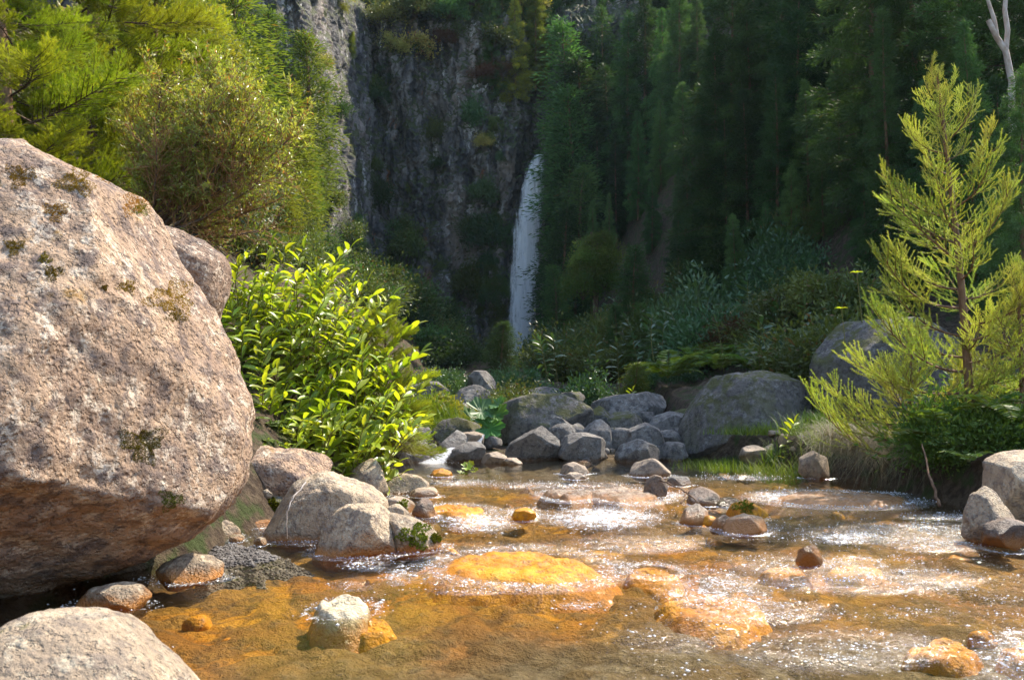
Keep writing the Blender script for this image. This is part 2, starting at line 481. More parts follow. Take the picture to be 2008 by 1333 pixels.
def Wl(y): return ip(y, [0, 6.5, 9.8, 11, 15, 17], [0, 0, .13, .16, .2, .22])
def flo(y): return ip(y, [-30, 0, 15, 17, 25, 40, 55, 62], [-.5, 0, .2, .4, 1.4, 2.6, 3.9, 4.2])
def xl(y): return ip(y, [-40, 2, 5, 7, 9, 11, 15.5, 18, 30, 62], [-3.6, -3.6, -3.3, -2.35, -2.15, -1.9, -2.3, -3, -4.2, -3.8])
def xr(y): return ip(y, [-40, 2, 7, 12, 13.5, 15.5, 17, 30, 62], [5.5, 5.0, 4.6, 4.45, 4.0, 3.2, 3.2, 3.4, 3.0])
def xh(y): return ip(y, [10, 20, 32, 45, 52, 62], [10, 9, 7.6, 4.8, 3.2, 2.6])


def H0(x, y):
    x = np.asarray(x, float); y = np.asarray(y, float)
    mb = sstep(14.9, 16.3, y)
    g = (Wl(y) - ip(y, [1, 4, 7, 12, 15], [.26, .2, .13, .12, .2])) * (1 - mb) + flo(y) * mb
    dl = xl(y) - x
    dr = x - xr(y)
    sl = ip(y, [-10, 8, 14, 25, 50], [0.5, 0.75, 0.85, 0.95, 1.0])
    Lr = 0.34 * sstep(-0.1, 0.6, dl) + sl * np.maximum(dl, 0)
    Lr = 32 * np.tanh(Lr / 32)
    Rr = 0.62 * sstep(0.0, 0.45, dr) + 0.14 * np.maximum(dr - 0.3, 0)
    q = (y - 16.5) - 0.95 * (x - 9)
    rq = sstep(-1.0, 9.0, q)
    hx = x - xh(y)
    cap = ip(y, [15, 30, 60, 70, 80], [40, 40, 42, 50, 95])
    hill = 2.0 * np.log1p(np.exp(np.clip(hx * 1.2, -30, 60))) / 1.2
    hill = cap * np.tanh(hill / cap) * rq  # unseen upper hill; height and near edge shaped to shade the valley
    h = g + Lr + Rr + hill
    pl = 26.5 + 22 * np.tanh(0.05 * np.maximum(y - 61, 0))
    h = np.where(y > 59.5, np.maximum(h, pl * sstep(60.2, 62.5, y)), h)
    return h


def H(x, y):
    x = np.atleast_1d(np.asarray(x, float)); y = np.atleast_1d(np.asarray(y, float))
    h = H0(x, y)
    p = np.stack([x, y, np.zeros_like(x)], 1)
    out = np.maximum(np.maximum(xl(y) - x, x - xr(y)), (y - 15.5) * 0.7)
    amp = ip(out, [-0.5, 0.5, 4, 12], [0.06, 0.10, 0.35, 1.0])
    return h + amp * fbm(p * ip(out, [-0.5, 4, 12], [1.6, .8, .3])[:, None] + 3.1, 4, 3) + 0.03 * fbm(p * 5.0, 3, 9)


def cells(x, y, sz, seed=0):
    gx, gy = x / sz, y / sz
    ix, iy = np.floor(gx).astype(np.int64), np.floor(gy).astype(np.int64)
    best = np.full_like(gx, 9.0); idv = np.zeros_like(gx); second = np.full_like(gx, 9.0)
    for a in (-1, 0, 1):
        for b in (-1, 0, 1):
            h = _h(ix + a, iy + b, ix * 0, seed)
            px = ix + a + (h & 1023) / 1023.0; py = iy + b + ((h >> 10) & 1023) / 1023.0
            d = np.hypot(gx - px, gy - py)
            second = np.where(d < best, best, np.minimum(second, d))
            idv = np.where(d < best, ((h >> 20) & 255) / 255.0, idv); best = np.minimum(best, d)
    return best, second, idv


def Hs(x, y): return float(H([x], [y])[0])


def make_terrain():
    xs = np.concatenate([np.linspace(-90, -12, 60, endpoint=False), np.linspace(-12, -5, 45, endpoint=False), np.linspace(-5, 6.5, 340, endpoint=False),
                         np.linspace(6.5, 20, 70, endpoint=False), np.linspace(20, 120, 60)])
    ys = np.concatenate([np.linspace(-60, 1, 40, endpoint=False), np.concatenate([np.linspace(1, 9, 230, endpoint=False), np.linspace(9, 17, 130, endpoint=False)]), np.linspace(17, 62.5, 150, endpoint=False),
                         np.linspace(62.5, 150, 50)])
    X, Y = np.meshgrid(xs, ys)
    x, y = X.ravel(), Y.ravel()
    z = H(x, y)
    wx = x + .12 * pn(np.stack([x * 2, y * 2, x * 0], 1), 4); wy = y + .12 * pn(np.stack([x * 2, y * 2, x * 0 + 7], 1), 4)
    f1, f2, cid = cells(wx, wy * .8, .34, 3); g1, g2, cid2 = cells(wx, wy * .8, .15, 5)
    instream = sstep(.2, -.3, np.maximum(xl(y) - x, x - xr(y))) * sstep(16, 15, y) * sstep(-2, 1, y)
    big = cid > .45
    z = z + instream * (np.where(big, .06 * np.sqrt(np.clip((f2 - f1) * 2.2, 0, 1)) * (cid - .25), 0) + .034 * np.sqrt(np.clip((g2 - g1) * 2, 0, 1)) * cid2)
    nx, ny = len(xs), len(ys)
    i = np.arange(nx * ny).reshape(ny, nx)
    F = np.stack([i[:-1, :-1], i[:-1, 1:], i[1:, 1:], i[1:, :-1]], -1).reshape(-1, 4)
    me = new_mesh('ground', np.stack([x, y, z], 1), F, [M['ground']])
    dl = xl(y) - x; dr = x - xr(y)
    bank = np.maximum(np.maximum(sstep(-0.4, 0.0, dl), sstep(-0.15, 0.2, dr)), sstep(15.4, 16.4, y))
    p = np.stack([x, y, y * 0], 1)
    n = fbm(p * 0.7, 4, 21)
    gz = 1.3 * np.exp(-(((x - 0.2) / 1.9) ** 2 + ((y - 3.4) / 1.5) ** 2)) + 0.75 * sstep(11.5, 13.5, y) + 0.6 * np.exp(-(((x - 2.6) / 2.2) ** 2 + ((y - 4.6) / 0.9) ** 2)) \
        + 0.5 * np.exp(-(((x - 2.6) / 1.6) ** 2 + ((y - 8.4) / 0.8) ** 2))
    gz = gz + 0.25 * sstep(2.5, 4.5, x)
    grey = np.clip(gz * 1.15 + n * 1.1 + .22 - .5 * np.exp(-(((x + .2) / 1.6) ** 2 + ((y - 6.4) / 1.0) ** 2)) - .35 * np.exp(-(((x + 1.6) / 1.2) ** 2 + ((y - 4.6) / 1.2) ** 2)), 0, 1)
    add_attr(me, 'bank', bank)
    add_attr(me, 'cell', np.where(big, cid, cid2))
    add_attr(me, 'joint', 1 - np.clip(np.where(big, (f2 - f1) * 5, (g2 - g1) * 4), 0, 1))
    add_attr(me, 'grey', grey)
    o = obj('ground', me)
    tag(o, 'golden stream bed, soil banks and steep valley sides', 'ground', kind='structure')


make_terrain()

# foam and chop patches in pixels of the photograph: (px, py, rx px, ry px, foam, chop)
FOAM = [(940, 1020, 85, 22, .85, 1), (1180, 1012, 130, 24, .95, 1), (1020, 1004, 70, 14, .6, 1), (1400, 1150, 120, 45, .62, 1), (1480, 1190, 170, 30, .45, 1), (1660, 968, 150, 8, .95, .8),
        (1540, 972, 80, 12, .9, .9), (1650, 1050, 70, 14, .75, 1), (1830, 1060, 130, 20, .55, 1), (785, 1120, 40, 24, .65, 1), (1960, 1280, 110, 60, .55, 1), (1300, 968, 70, 9, .75, .8),
        (1130, 1180, 60, 10, .6, .7), (850, 1000, 60, 18, .55, 1), (1250, 1060, 160, 22, .25, 1), (1560, 1100, 180, 22, .28, 1), (1700, 1130, 260, 30, .2, 1), (1620, 1260, 300, 50, .22, .9),
        (900, 945, 100, 10, .4, .8), (1100, 950, 220, 10, .35, .8), (1450, 935, 120, 8, .35, .7), (870, 900, 40, 6, .7, .7), (930, 1150, 110, 10, .5, .9), (1450, 1030, 100, 12, .55, .9), (1850, 1010, 120, 10, .45, .9),
        (690, 1140, 80, 20, .22, .8), (1750, 1040, 220, 24, .4, 1), (1320, 1240, 200, 40, .15, .8), (720, 1100, 60, 14, .5, 1)]


def make_water():
    ny = 560
    ys = np.exp(np.linspace(math.log(1.7), math.log(16.2), ny))
    nx = 420
    us = np.linspace(-1, 1, nx)
    Yg = np.repeat(ys[:, None], nx, 1)
    xa = np.interp(ys, [1.7, 5, 7, 16.2], [-2.6, -4.2, -4.2, -4.2])
    xb = np.interp(ys, [1.7, 5, 7, 12, 14, 16.2], [2.6, 4.5, 5.6, 5.6, 5.0, 4.4])
    Xg = xa[:, None] + (us[None, :] + 1) / 2 * (xb - xa)[:, None]
    x, y = Xg.ravel(), Yg.ravel()
    base = Wl(y)
    foam = np.zeros_like(x); chop = np.full_like(x, 0.0)
    dyv = (CAMZ - base) / np.maximum(y, .1)
    py = HOR + dyv * FPX; px = IW / 2 + x / y * FPX
    for (fx, fy, rx, ry, fo, c) in FOAM:
        g = np.exp(-(((px - fx) / rx) ** 2 + ((py - fy) / ry) ** 2))
        foam = np.maximum(foam, .8 * fo * g); chop = np.maximum(chop, c * np.exp(-(((px - fx) / (rx * 1.05)) ** 2 + ((py - fy) / (ry * 1.1)) ** 2)))
    for ob in RO:
        co = np.array([v.co[:] for v in ob.data.vertices][::7]) + np.array(ob.location[:])
        if ob.location.y > 14.2 or ob.location.y < 3.5: continue
        lv = float(Wl(ob.location.y)); sel = co[np.abs(co[:, 2] - lv) < .05]
        if len(sel) < 4: continue
        cx, cyy = sel[:, 0].mean(), sel[:, 1].mean(); rx, ry = max(np.ptp(sel[:, 0]) / 2, .05), max(np.ptp(sel[:, 1]) / 2, .05)
        dd = np.sqrt(((x - cx) / rx) ** 2 + ((y - cyy) / ry) ** 2)
        ring = np.exp(-((dd - 1.08) / (.07 / min(rx, ry) + .05)) ** 2)
        foam = np.maximum(foam, .42 * ring); chop = np.maximum(chop, .8 * np.exp(-((dd - 1.1) / .5) ** 2))
    calm = np.exp(-(((px - 800) / 520) ** 2 + ((py - 1270) / 95) ** 2)) + np.exp(-(((px - 950) / 350) ** 2 + ((py - 908) / 12) ** 2)) + np.exp(-(((px - 450) / 220) ** 2 + ((py - 1190) / 60) ** 2))
    chop = np.clip(np.maximum(chop, 0.30) * (1 - 0.55 * np.clip(calm, 0, 1)), 0.08, 1)
    p = np.stack([x, y * 0.8, y * 0], 1)
    warp = np.stack([pn(p * 1.3, 5), pn(p * 1.3, 6), y * 0], 1) * 0.25
    q = p + warp
    w = 0.5 * fbm(q * np.array([1.6, 2.4, 1]), 3, 31) + 0.2 * fbm(q * np.array([5, 6.5, 1]), 3, 35, ridged=True) + 0.04 * fbm(q * np.array([15, 17, 1]), 2, 39, ridged=True)
    z = base + (0.008 + 0.055 * np.maximum(chop - .25, 0)) * w
    nxv = nx
    i = np.arange(nx * ny).reshape(ny, nx)
    F = np.stack([i[:-1, :-1], i[:-1, 1:], i[1:, 1:], i[1:, :-1]], -1).reshape(-1, 4)
    me = new_mesh('stream_water', np.stack([x, y, z], 1), F, [M['water']])
    add_attr(me, 'foam', foam); add_attr(me, 'chop', chop)
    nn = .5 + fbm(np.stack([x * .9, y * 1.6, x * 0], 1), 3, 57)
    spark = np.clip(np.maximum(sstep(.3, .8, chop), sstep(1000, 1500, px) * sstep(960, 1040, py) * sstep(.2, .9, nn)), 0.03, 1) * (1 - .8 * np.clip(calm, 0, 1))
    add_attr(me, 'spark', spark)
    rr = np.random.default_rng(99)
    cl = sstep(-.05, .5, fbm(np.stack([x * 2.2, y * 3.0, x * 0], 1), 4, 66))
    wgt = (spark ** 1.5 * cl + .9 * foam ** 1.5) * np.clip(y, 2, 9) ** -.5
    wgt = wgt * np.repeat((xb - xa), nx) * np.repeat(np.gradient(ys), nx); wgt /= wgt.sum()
    pick = rr.choice(len(x), 15000, p=wgt)  # white flecks added as sun glints, also thickening the foam
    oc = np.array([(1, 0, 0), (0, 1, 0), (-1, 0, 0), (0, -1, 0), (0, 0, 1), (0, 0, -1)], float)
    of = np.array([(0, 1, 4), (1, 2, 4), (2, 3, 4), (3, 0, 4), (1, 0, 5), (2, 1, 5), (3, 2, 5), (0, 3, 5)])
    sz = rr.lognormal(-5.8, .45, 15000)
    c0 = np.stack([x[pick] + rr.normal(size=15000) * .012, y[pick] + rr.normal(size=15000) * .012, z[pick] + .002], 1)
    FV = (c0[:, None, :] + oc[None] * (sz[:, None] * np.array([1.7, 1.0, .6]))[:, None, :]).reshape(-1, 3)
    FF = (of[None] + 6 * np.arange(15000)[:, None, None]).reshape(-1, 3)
    fm_, ft = nodes('white_glint_foam')
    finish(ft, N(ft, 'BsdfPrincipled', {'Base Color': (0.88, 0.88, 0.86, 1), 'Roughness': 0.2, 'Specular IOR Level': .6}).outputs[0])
    tag(obj('glint_flecks', new_mesh('glint_flecks', FV, FF, [fm_])), 'white flecks standing for sun glints and foam on the rapids', 'foam', kind='stuff')
    tag(obj('stream_water', me), 'clear shallow stream with sparkling rapids running over a golden bed', 'water', kind='structure')



# ---------------------------------------------------------------- cliff and waterfall
def cliff_y(x, z):
    x = np.asarray(x, float); z = np.asarray(z, float)
    p = np.stack([x, z * 0.28, np.full_like(x, 2.0)], 1)
    y = 59.3 - 0.06 * (z - 10) * -1
    y = y - 12.5 * sstep(-8.6, -11.0, x + 0.10 * (z - 14)) - 6.0 * sstep(-11, -20, x)
    y = y - 1.9 * fbm(p * 0.42, 4, 41) - 1.3 * fbm(p * np.array([1.1, .6, 1]), 4, 44, ridged=True)
    b = fbm(np.stack([x, z, x * 0], 1) * 0.5, 3, 47)
    y = y - 0.8 * np.floor(b * 5) / 5 - 0.35 * fbm(np.stack([x, z, x * 0], 1) * 2.2, 3, 50, ridged=True)
    rec = np.exp(-((x - 1.2) / 1.1) ** 2) * sstep(19, 16.5, z)
    y = y + 1.0 * rec + 2.6 * np.exp(-((x - 1.6) / 1.2) ** 2) * sstep(16.2, 18.4, z)
    y = y - 1.8 * np.exp(-(((x - 0.05) / 0.85) ** 2 + ((z - 17.6) / 1.5) ** 2))
    return y


def make_cliff():
    nx, nz = 520, 400
    xs = np.concatenate([np.linspace(-24, -12.5, 60, endpoint=False), np.linspace(-12.5, -7.5, 190, endpoint=False), np.linspace(-7.5, 9, nx - 250)]); zs = np.linspace(1.5, 31, nz)
    X, Z = np.meshgrid(xs, zs)
    x, z = X.ravel(), Z.ravel()
    y = cliff_y(x, z)
    pz = np.stack([y * .5, z * .45, y * 0], 1)
    x = x + 0.7 * fbm(pz, 4, 61) + 0.3 * fbm(pz * 2.5, 3, 65, ridged=True)
    top = sstep(27, 31, z)
    y = y + top * 4
    i = np.arange(nx * nz).reshape(nz, nx)
    F = np.stack([i[:-1, :-1], i[:-1, 1:], i[1:, 1:], i[1:, :-1]], -1).reshape(-1, 4)
    me = new_mesh('cliff', np.stack([x, y, z], 1), F, [M['cliff']])
    cl = np.zeros_like(x)
    for (a, b, rx, rz) in ((-4.9, 6.2, .3, 1.3), (-5.6, 8.5, .22, 1.2), (-4.6, 5.4, .9, .35)):
        cl = np.maximum(cl, np.exp(-(((x - a) / rx) ** 2 + ((z - b) / rz) ** 2)))
    add_attr(me, 'clay', np.clip(cl * 1.3 + 0.5 * fbm(np.stack([x, y, z], 1) * 2, 3, 8) * cl, 0, 1))
    tag(obj('cliff', me), 'dark basalt cliff behind the waterfall, streaked with pale lichen', 'cliff', kind='structure')


make_cliff()


def fall_sheet(name, pts, Y, mat, bulge, label, cat, nu=40, nv=220, layers=2, seed=3, yslope=0.0):
    """pts: (px, py, half width px)"""
    V, F, E, off = [], [], [], 0
    pts = np.array(pts, float)
    tt = np.linspace(0, 1, nv)
    s = np.linspace(0, 1, len(pts))
    for k in range(layers):
        for_v = []
        cx = np.interp(tt, s, pts[:, 0]); cyp = np.interp(tt, s, pts[:, 1]); hw = np.interp(tt, s, pts[:, 2]) * (1 - 0.22 * k)
        u = np.linspace(-1, 1, nu)
        for j in range(nv):
            a = P(cx[j], cyp[j], Y)
            m = pxm(Y) * hw[j]
            yy = Y - yslope * tt[j]
            for ui in u:
                for_v.append((a.x + ui * m, yy - bulge * (1 - ui * ui) * (0.4 + 0.6 * tt[j]) + 0.25 * k, a.z))
        v = np.array(for_v)
        v[:, 0] += 0.12 * bulge * fbm(v * np.array([1.5, 1.5, .4]), 3, seed + k)
        v[:, 1] -= 0.35 * bulge * fbm(v * np.array([3, 1, .3]), 3, seed + 5 + k, ridged=True)
        i = np.arange(nu * nv).reshape(nv, nu) + off
        F.append(np.stack([i[:-1, :-1], i[:-1, 1:], i[1:, 1:], i[1:, :-1]], -1).reshape(-1, 4))
        uu = np.tile(u, nv)
        rag = 0.25 * fbm(v * np.array([1, 1, .6]), 3, seed + 9)
        E.append(1 - np.clip(np.abs(uu) * 1.0 + rag, 0, 1) ** 2.5)
        V.append(v); off += nu * nv
    me = new_mesh(name, np.concatenate(V), F, [mat])
    add_attr(me, 'edge', np.concatenate(E))
    return tag(obj(name, me), label, cat, kind='structure')


fall_sheet('waterfall', [(1058, 306, 12), (1053, 322, 19), (1044, 372, 29), (1037, 430, 32), (1031, 500, 34), (1027, 580, 35), (1022, 640, 34), (1020, 705, 34)], 57.2, M['fall'], 0.55,
           'tall white waterfall dropping down the dark cliff', 'waterfall')
fall_sheet('small_cascade', [(886, 878, 10), (874, 888, 15), (862, 897, 22), (850, 906, 34)], 15.3, M['cascade'], 0.12, 'small white cascade between the dark boulders spilling into the pool', 'cascade', 24, 40, 2, 13, 0.35)
fall_sheet('small_cascade', [(946, 852, 7), (938, 866, 9), (934, 876, 11), (938, 886, 8)], 16.2, M['cascade'], 0.1, 'thin trickle of white water among boulders below the ribbed leaves', 'cascade', 20, 30, 2, 17, 0.2)

# ---------------------------------------------------------------- rocks
_ico = {}


def ico(n):
    if n not in _ico:
        bm = bmesh.new()
        bmesh.ops.create_icosphere(bm, subdivisions=n, radius=1.0)
        _ico[n] = (np.array([v.co[:] for v in bm.verts]), np.array([[v.index for v in f.verts] for f in bm.faces], np.int32))
        bm.free()
    return _ico[n]


def traced_rock(name, label, poly, Y, mat, depth=0.8, sub=5, seed=1, facets=11, rough=0.09, warp=None, group=None, sink=0.15, cut=0.5, cat='rock', detail=0.02, plane=None):
    """stone whose outline at depth Y follows poly; inflated to a full body, chopped by random flats, roughened"""
    rg = np.random.default_rng(seed)
    pts = np.array([tuple(P(a, b, Y))[0::2] for a, b in poly])
    z0, z1 = pts[:, 1].min(), pts[:, 1].max()
    x0, x1 = pts[:, 0].min(), pts[:, 0].max()
    c = np.array([(x0 + x1) / 2, (z0 + z1) / 2])
    low = np.clip((c[1] - pts[:, 1]) / max(c[1] - z0, 1e-6), 0, 1)
    pts[:, 1] -= low * sink * (z1 - z0)
    nth = 360
    th = np.linspace(-np.pi, np.pi, nth, endpoint=False)
    a = pts; b = np.roll(pts, -1, 0)
    R = np.zeros(nth)
    for k in range(nth):
        d = np.array([np.cos(th[k]), np.sin(th[k])])
        e = b - a
        den = d[0] * e[:, 1] - d[1] * e[:, 0]
        den = np.where(np.abs(den) < 1e-9, 1e-9, den)
        w = a - c
        tt = (w[:, 0] * e[:, 1] - w[:, 1] * e[:, 0]) / den
        ss = (w[:, 0] * d[1] - w[:, 1] * d[0]) / den
        ok = (ss >= -1e-6) & (ss <= 1 + 1e-6) & (tt > 0)
        R[k] = tt[ok].max() if ok.any() else 0
    R = np.where(R <= 0, np.median(R[R > 0]), R)
    ker = np.hanning(15); ker /= ker.sum()
    R = np.convolve(np.concatenate([R[-7:], R, R[:7]]), ker, 'valid')
    d, F = ico(sub)
    rho = np.sqrt(d[:, 0] ** 2 + d[:, 2] ** 2)
    ang = np.arctan2(d[:, 2], d[:, 0])
    Ri = np.interp(ang, np.concatenate([th, [np.pi]]), np.concatenate([R, R[:1]]))
    size = 0.5 * ((x1 - x0) + (z1 - z0)) / 2
    D = depth * (x1 - x0) / 2
    e = 0.62
    V = np.stack([Ri * rho ** e * np.cos(ang), D * np.sign(d[:, 1]) * np.abs(d[:, 1]) ** 0.8, Ri * rho ** e * np.sin(ang)], 1)
    sc = 1.0 / max(size, 0.05)
    if facets: V = V + nrm(V) * (size * rough * 1.5 * fbm(V * sc * 1.6 + seed * 3.7, 4, seed))[:, None]
    ex0, ex1 = V.min(0), V.max(0)
    for k in range(facets):
        n = rg.normal(size=3); n[1] = -abs(n[1]) * 0.9 if k % 3 else n[1]; n[2] += 0.35
        n /= np.linalg.norm(n)
        s = V @ n
        o = s.max() * (1 - cut * rg.uniform(0.35, 1.0) * (0.35 + 0.65 * abs(n[1])))
        ex = np.maximum(s - o, 0)
        V -= (ex * 0.97)[:, None] * n
    if facets:
        g0, g1 = V.min(0), V.max(0)
        V = ex0 + (V - g0) / (g1 - g0) * (ex1 - ex0)
    if plane is not None:
        for n, fr in plane:
            n = np.array(n, float); n /= np.linalg.norm(n)
            s = V @ n; o = s.max() * fr
            V -= (np.maximum(s - o, 0) * 0.95)[:, None] * n
    r = np.linalg.norm(V, axis=1, keepdims=True)
    dr = V / np.maximum(r, 1e-6)
    V = V + dr * (size * (rough if not facets else .025) * fbm(V * sc * 1.6 + seed * 3.7, 4, seed) )[:, None] + dr * (size * (detail + .012) * fbm(V * sc * np.array([4, 5, 7]) + seed, 4, seed + 9, 0.6, True))[:, None]
    if warp is not None: V = warp(V)
    base = np.array([c[0], Y, c[1]])
    me = new_mesh(name, V, F, [M[mat]] if isinstance(mat, str) else [mat])
    o = obj(name, me, loc=base)
    return tag(o, label, cat, group)


def giant_warp(V):
    V = V.copy()
    rr = nrm(V)
    f1 = fbm(V * 1.1 + 4, 4, 71); f2 = fbm(V * 9, 4, 75, .6); f3 = fbm(V * 26, 3, 79, .6)
    pit = np.clip(-fbm(V * 11 + 9, 3, 83) - .18, 0, 1)
    L_ = V[:, 0] * .75 - V[:, 2] * .66; A_ = V[:, 0] * .66 + V[:, 2] * .75
    band = fbm(np.stack([L_ * .8, V[:, 1], A_ * 4.5], 1), 4, 91, .55, True)
    V += rr * (0.035 * band)[:, None]
    V += rr * (0.09 * f1 + 0.018 * f2 + 0.008 * f3 - 0.045 * pit)[:, None]
    return V


GIANT = traced_rock('boulder', 'giant beige lichen-speckled boulder leaning over the stream at the left edge',
                    [(-900, 420), (-350, 285), (0, 262), (70, 285), (135, 305), (205, 345), (250, 392), (262, 440), (300, 495), (345, 565), (380, 630), (415, 700), (440, 770), (460, 850), (460, 910), (438, 975), (390, 1030), (310, 1080), (200, 1120), (60, 1150), (0, 1160), (-350, 1180), (-900, 900)], 5.9, 'beige', 0.62, 7, 3, 0, 0.03, giant_warp, sink=0.0, cut=0.1, cat='boulder', detail=0.012,
                    plane=[((0.22, -0.74, 0.55), 0.72), ((-0.30, -0.52, -0.78), 0.74), ((0.35, -0.45, -0.8), 0.86), ((0.85, -0.5, 0.1), 0.86), ((0.1, -0.35, 0.92), 0.9), ((.46, -.1, .88), .93), ((.88, -.1, .47), .93)])
RO = []


def rk(label, poly, Y, mat='grey', name='boulder', **k):
    k.setdefault('seed', 100 + len(RO) * 7)
    k.setdefault('cat', 'boulder' if name == 'boulder' else 'rock')
    o = traced_rock(name, label, poly, Y, mat, **k)
    RO.append(o)
    return o


def slab(label, poly, h, zf=0.0, seed=1, mat='gold', name='rock', rough=.25):
    """low stone whose footprint on the water follows poly; rises h metres above the surface"""
    pts = []
    for a, b in poly:
        Y = 6.0
        for _ in range(6): Y = (CAMZ - (Wl(Y) + zf)) * FPX / (b - HOR)
        pts.append(((a - IW / 2) / FPX * Y, Y))
    pts = np.array(pts); c = (pts.max(0) + pts.min(0)) / 2
    nr, na = 44, 110
    rr = np.linspace(0, 1.2, nr); aa = np.linspace(-np.pi, np.pi, na, endpoint=False)
    rho = np.repeat(rr, na); ang = np.tile(aa, nr)
    q = pts - c
    pa = np.arctan2(q[:, 1], q[:, 0]); pr = np.linalg.norm(q, axis=1); o = np.argsort(pa); pa, pr = pa[o], pr[o]
    R = np.interp(aa, np.concatenate([[pa[-1] - 2 * np.pi], pa, [pa[0] + 2 * np.pi]]), np.concatenate([[pr[-1]], pr, [pr[0]]]))
    R = np.convolve(np.concatenate([R[-4:], R, R[:4]]), np.ones(9) / 9, 'valid')
    R = np.tile(R, nr)
    base = float(Wl(c[1]))
    V = np.stack([R * rho * np.cos(ang), R * rho * np.sin(ang), rho * 0], 1)
    n = fbm(V * np.array([2.0, 3.0, .5]) + seed, 4, seed) + .6 * fbm(V * np.array([1.1, 2.8, .5]) + seed, 3, seed + 3, ridged=True)
    n = n - n[rho < .8].mean()
    rg2 = fbm(V * np.array([4, 6, 1]), 4, seed + 6, .6, True); rg2 = rg2 - rg2.mean()
    V[:, 2] = h - .34 * sstep(.5, 1.2, rho) ** 1.3 + (.04 + abs(h) * .3) * n * (1 - .5 * rho) + .05 * rg2
    i = np.arange(nr * na).reshape(nr, na); j = np.roll(i, -1, 1)
    F = np.stack([i[:-1], i[1:], j[1:], j[:-1]], -1).reshape(-1, 4)
    me = new_mesh(name, V, F, [M[mat]])
    ob = tag(obj(name, me, loc=(c[0], c[1], base)), label, 'rock')
    RO.append(ob)
    return ob


# left bank, sunlit
rk('beige boulder with a square notched end wedged behind the giant boulder', [(250, 440), (300, 445), (345, 450), (400, 476), (432, 496), (441, 520), (438, 575), (420, 615), (380, 640), (260, 620)], 7.4, 'beige', facets=10, cut=0.20)
rk('rounded pale rock cropped by the bottom left corner', [(-120, 1480), (-60, 1300), (0, 1252), (60, 1210), (130, 1200), (210, 1226), (275, 1275), (345, 1340), (390, 1430), (300, 1560), (0, 1580)], 2.9, 'pale', 'rock', facets=7, cut=0.14, rough=0.07, sink=0)
rk('brown-grey boulder with shadowed underside right behind the giant boulder', [(405, 930), (440, 900), (505, 878), (570, 882), (620, 893), (646, 915), (645, 950), (600, 985), (480, 1000), (410, 1000)], 9.4, 'beige', facets=9)
rk('broad wrinkled triangular rock with a pale root hanging over it', [(520, 1048), (545, 1000), (585, 955), (640, 930), (690, 945), (738, 968), (754, 1000), (720, 1045), (640, 1064), (560, 1060)], 8.0, 'pale', 'rock', facets=9, cut=0.27, rough=0.13, detail=0.06)
rk('knobbly pale rock with a dark hollow at the water edge', [(616, 1088), (638, 1035), (662, 1005), (700, 990), (745, 994), (770, 1015), (775, 1060), (755, 1092), (680, 1100)], 7.2, 'pale', 'rock', facets=9, rough=0.15, detail=0.06)
rk('low pale rock with mossy dark front next to the golden slab', [(745, 1020), (765, 1006), (800, 1015), (845, 1035), (866, 1060), (858, 1080), (790, 1085), (745, 1080)], 7.3, 'pale', 'rock', facets=9, rough=0.08)
rk('small smooth tan rock tucked behind the wrinkled triangular rock', [(750, 1012), (765, 992), (785, 988), (800, 1002), (802, 1022), (760, 1026)], 7.9, 'pale', 'rock', sub=4)
rk('pointed pale-grey upright rock at the left bank corner', [(680, 945), (692, 922), (720, 899), (735, 905), (750, 940), (762, 965), (740, 975), (695, 968)], 10.0, 'pale_up', 'rock', facets=10, rough=0.07)
rk('small tan blocky rock behind the pointed upright rock', [(634, 938), (642, 908), (655, 902), (668, 906), (670, 938)], 10.4, 'pale_up', 'rock', sub=4)
rk('flat-topped tan rock with shaded front at the bank corner', [(748, 955), (752, 934), (790, 929), (825, 934), (842, 945), (840, 962), (790, 970), (755, 968)], 10.5, 'pale_up', 'rock', facets=10)
rk('low reddish rock wet at its foot, beside the flat-topped tan rock', [(800, 968), (820, 958), (850, 955), (860, 966), (850, 974), (810, 975)], 10.2, 'tan_wet', 'rock', sub=4)
rk('flat light-brown rock with a dab of moss upstream of the knobbly rock', [(738, 985), (770, 972), (800, 978), (812, 992), (795, 1008), (745, 1008)], 8.9, 'tan_wet', 'rock', sub=4, depth=1.2)
rk('dark brown wedge rock with water sheeting off its right side', [(806, 1005), (820, 985), (838, 975), (850, 988), (856, 1010), (830, 1016)], 8.8, 'brown_wet', 'rock', sub=4)
slab('orange half-drowned rock glazed with flowing water by the dark brown wedge', [(845, 1010), (858, 985), (890, 980), (925, 992), (945, 1012), (900, 1018)], 0.020, seed=79, mat='gold')
slab('cream-topped little rock standing in the golden shallows', [(612, 1192), (628, 1172), (660, 1162), (705, 1162), (732, 1174), (742, 1192), (712, 1212), (642, 1212)], 0.03, seed=5, mat='cream')
slab('yellow submerged shelf on the right of the cream-topped little rock', [(655, 1205), (690, 1180), (730, 1172), (780, 1182), (795, 1196), (740, 1212)], -0.070, seed=69, mat='gold')
rk('mossy wet rock in the shade under the giant boulder rim', [(298, 1138), (325, 1105), (365, 1086), (410, 1095), (434, 1112), (425, 1132), (360, 1145)], 6.2, 'pale', 'rock', facets=10)
rk('flat pale rock with an orange foot under the giant boulder', [(140, 1185), (180, 1155), (235, 1143), (270, 1150), (292, 1172), (270, 1190), (200, 1196)], 5.35, 'pale', 'rock', facets=10)
rk('cracked grey-brown rock between the giant boulder and the gravel', [(405, 1062), (415, 1035), (440, 1020), (465, 1030), (470, 1058), (430, 1070)], 7.7, 'pale', 'rock', sub=4)
rk('shaded brown rock wedged in the gap behind the giant boulder', [(395, 1000), (420, 955), (470, 935), (520, 955), (532, 1005), (490, 1040), (400, 1045)], 8.9, 'beige', 'rock')
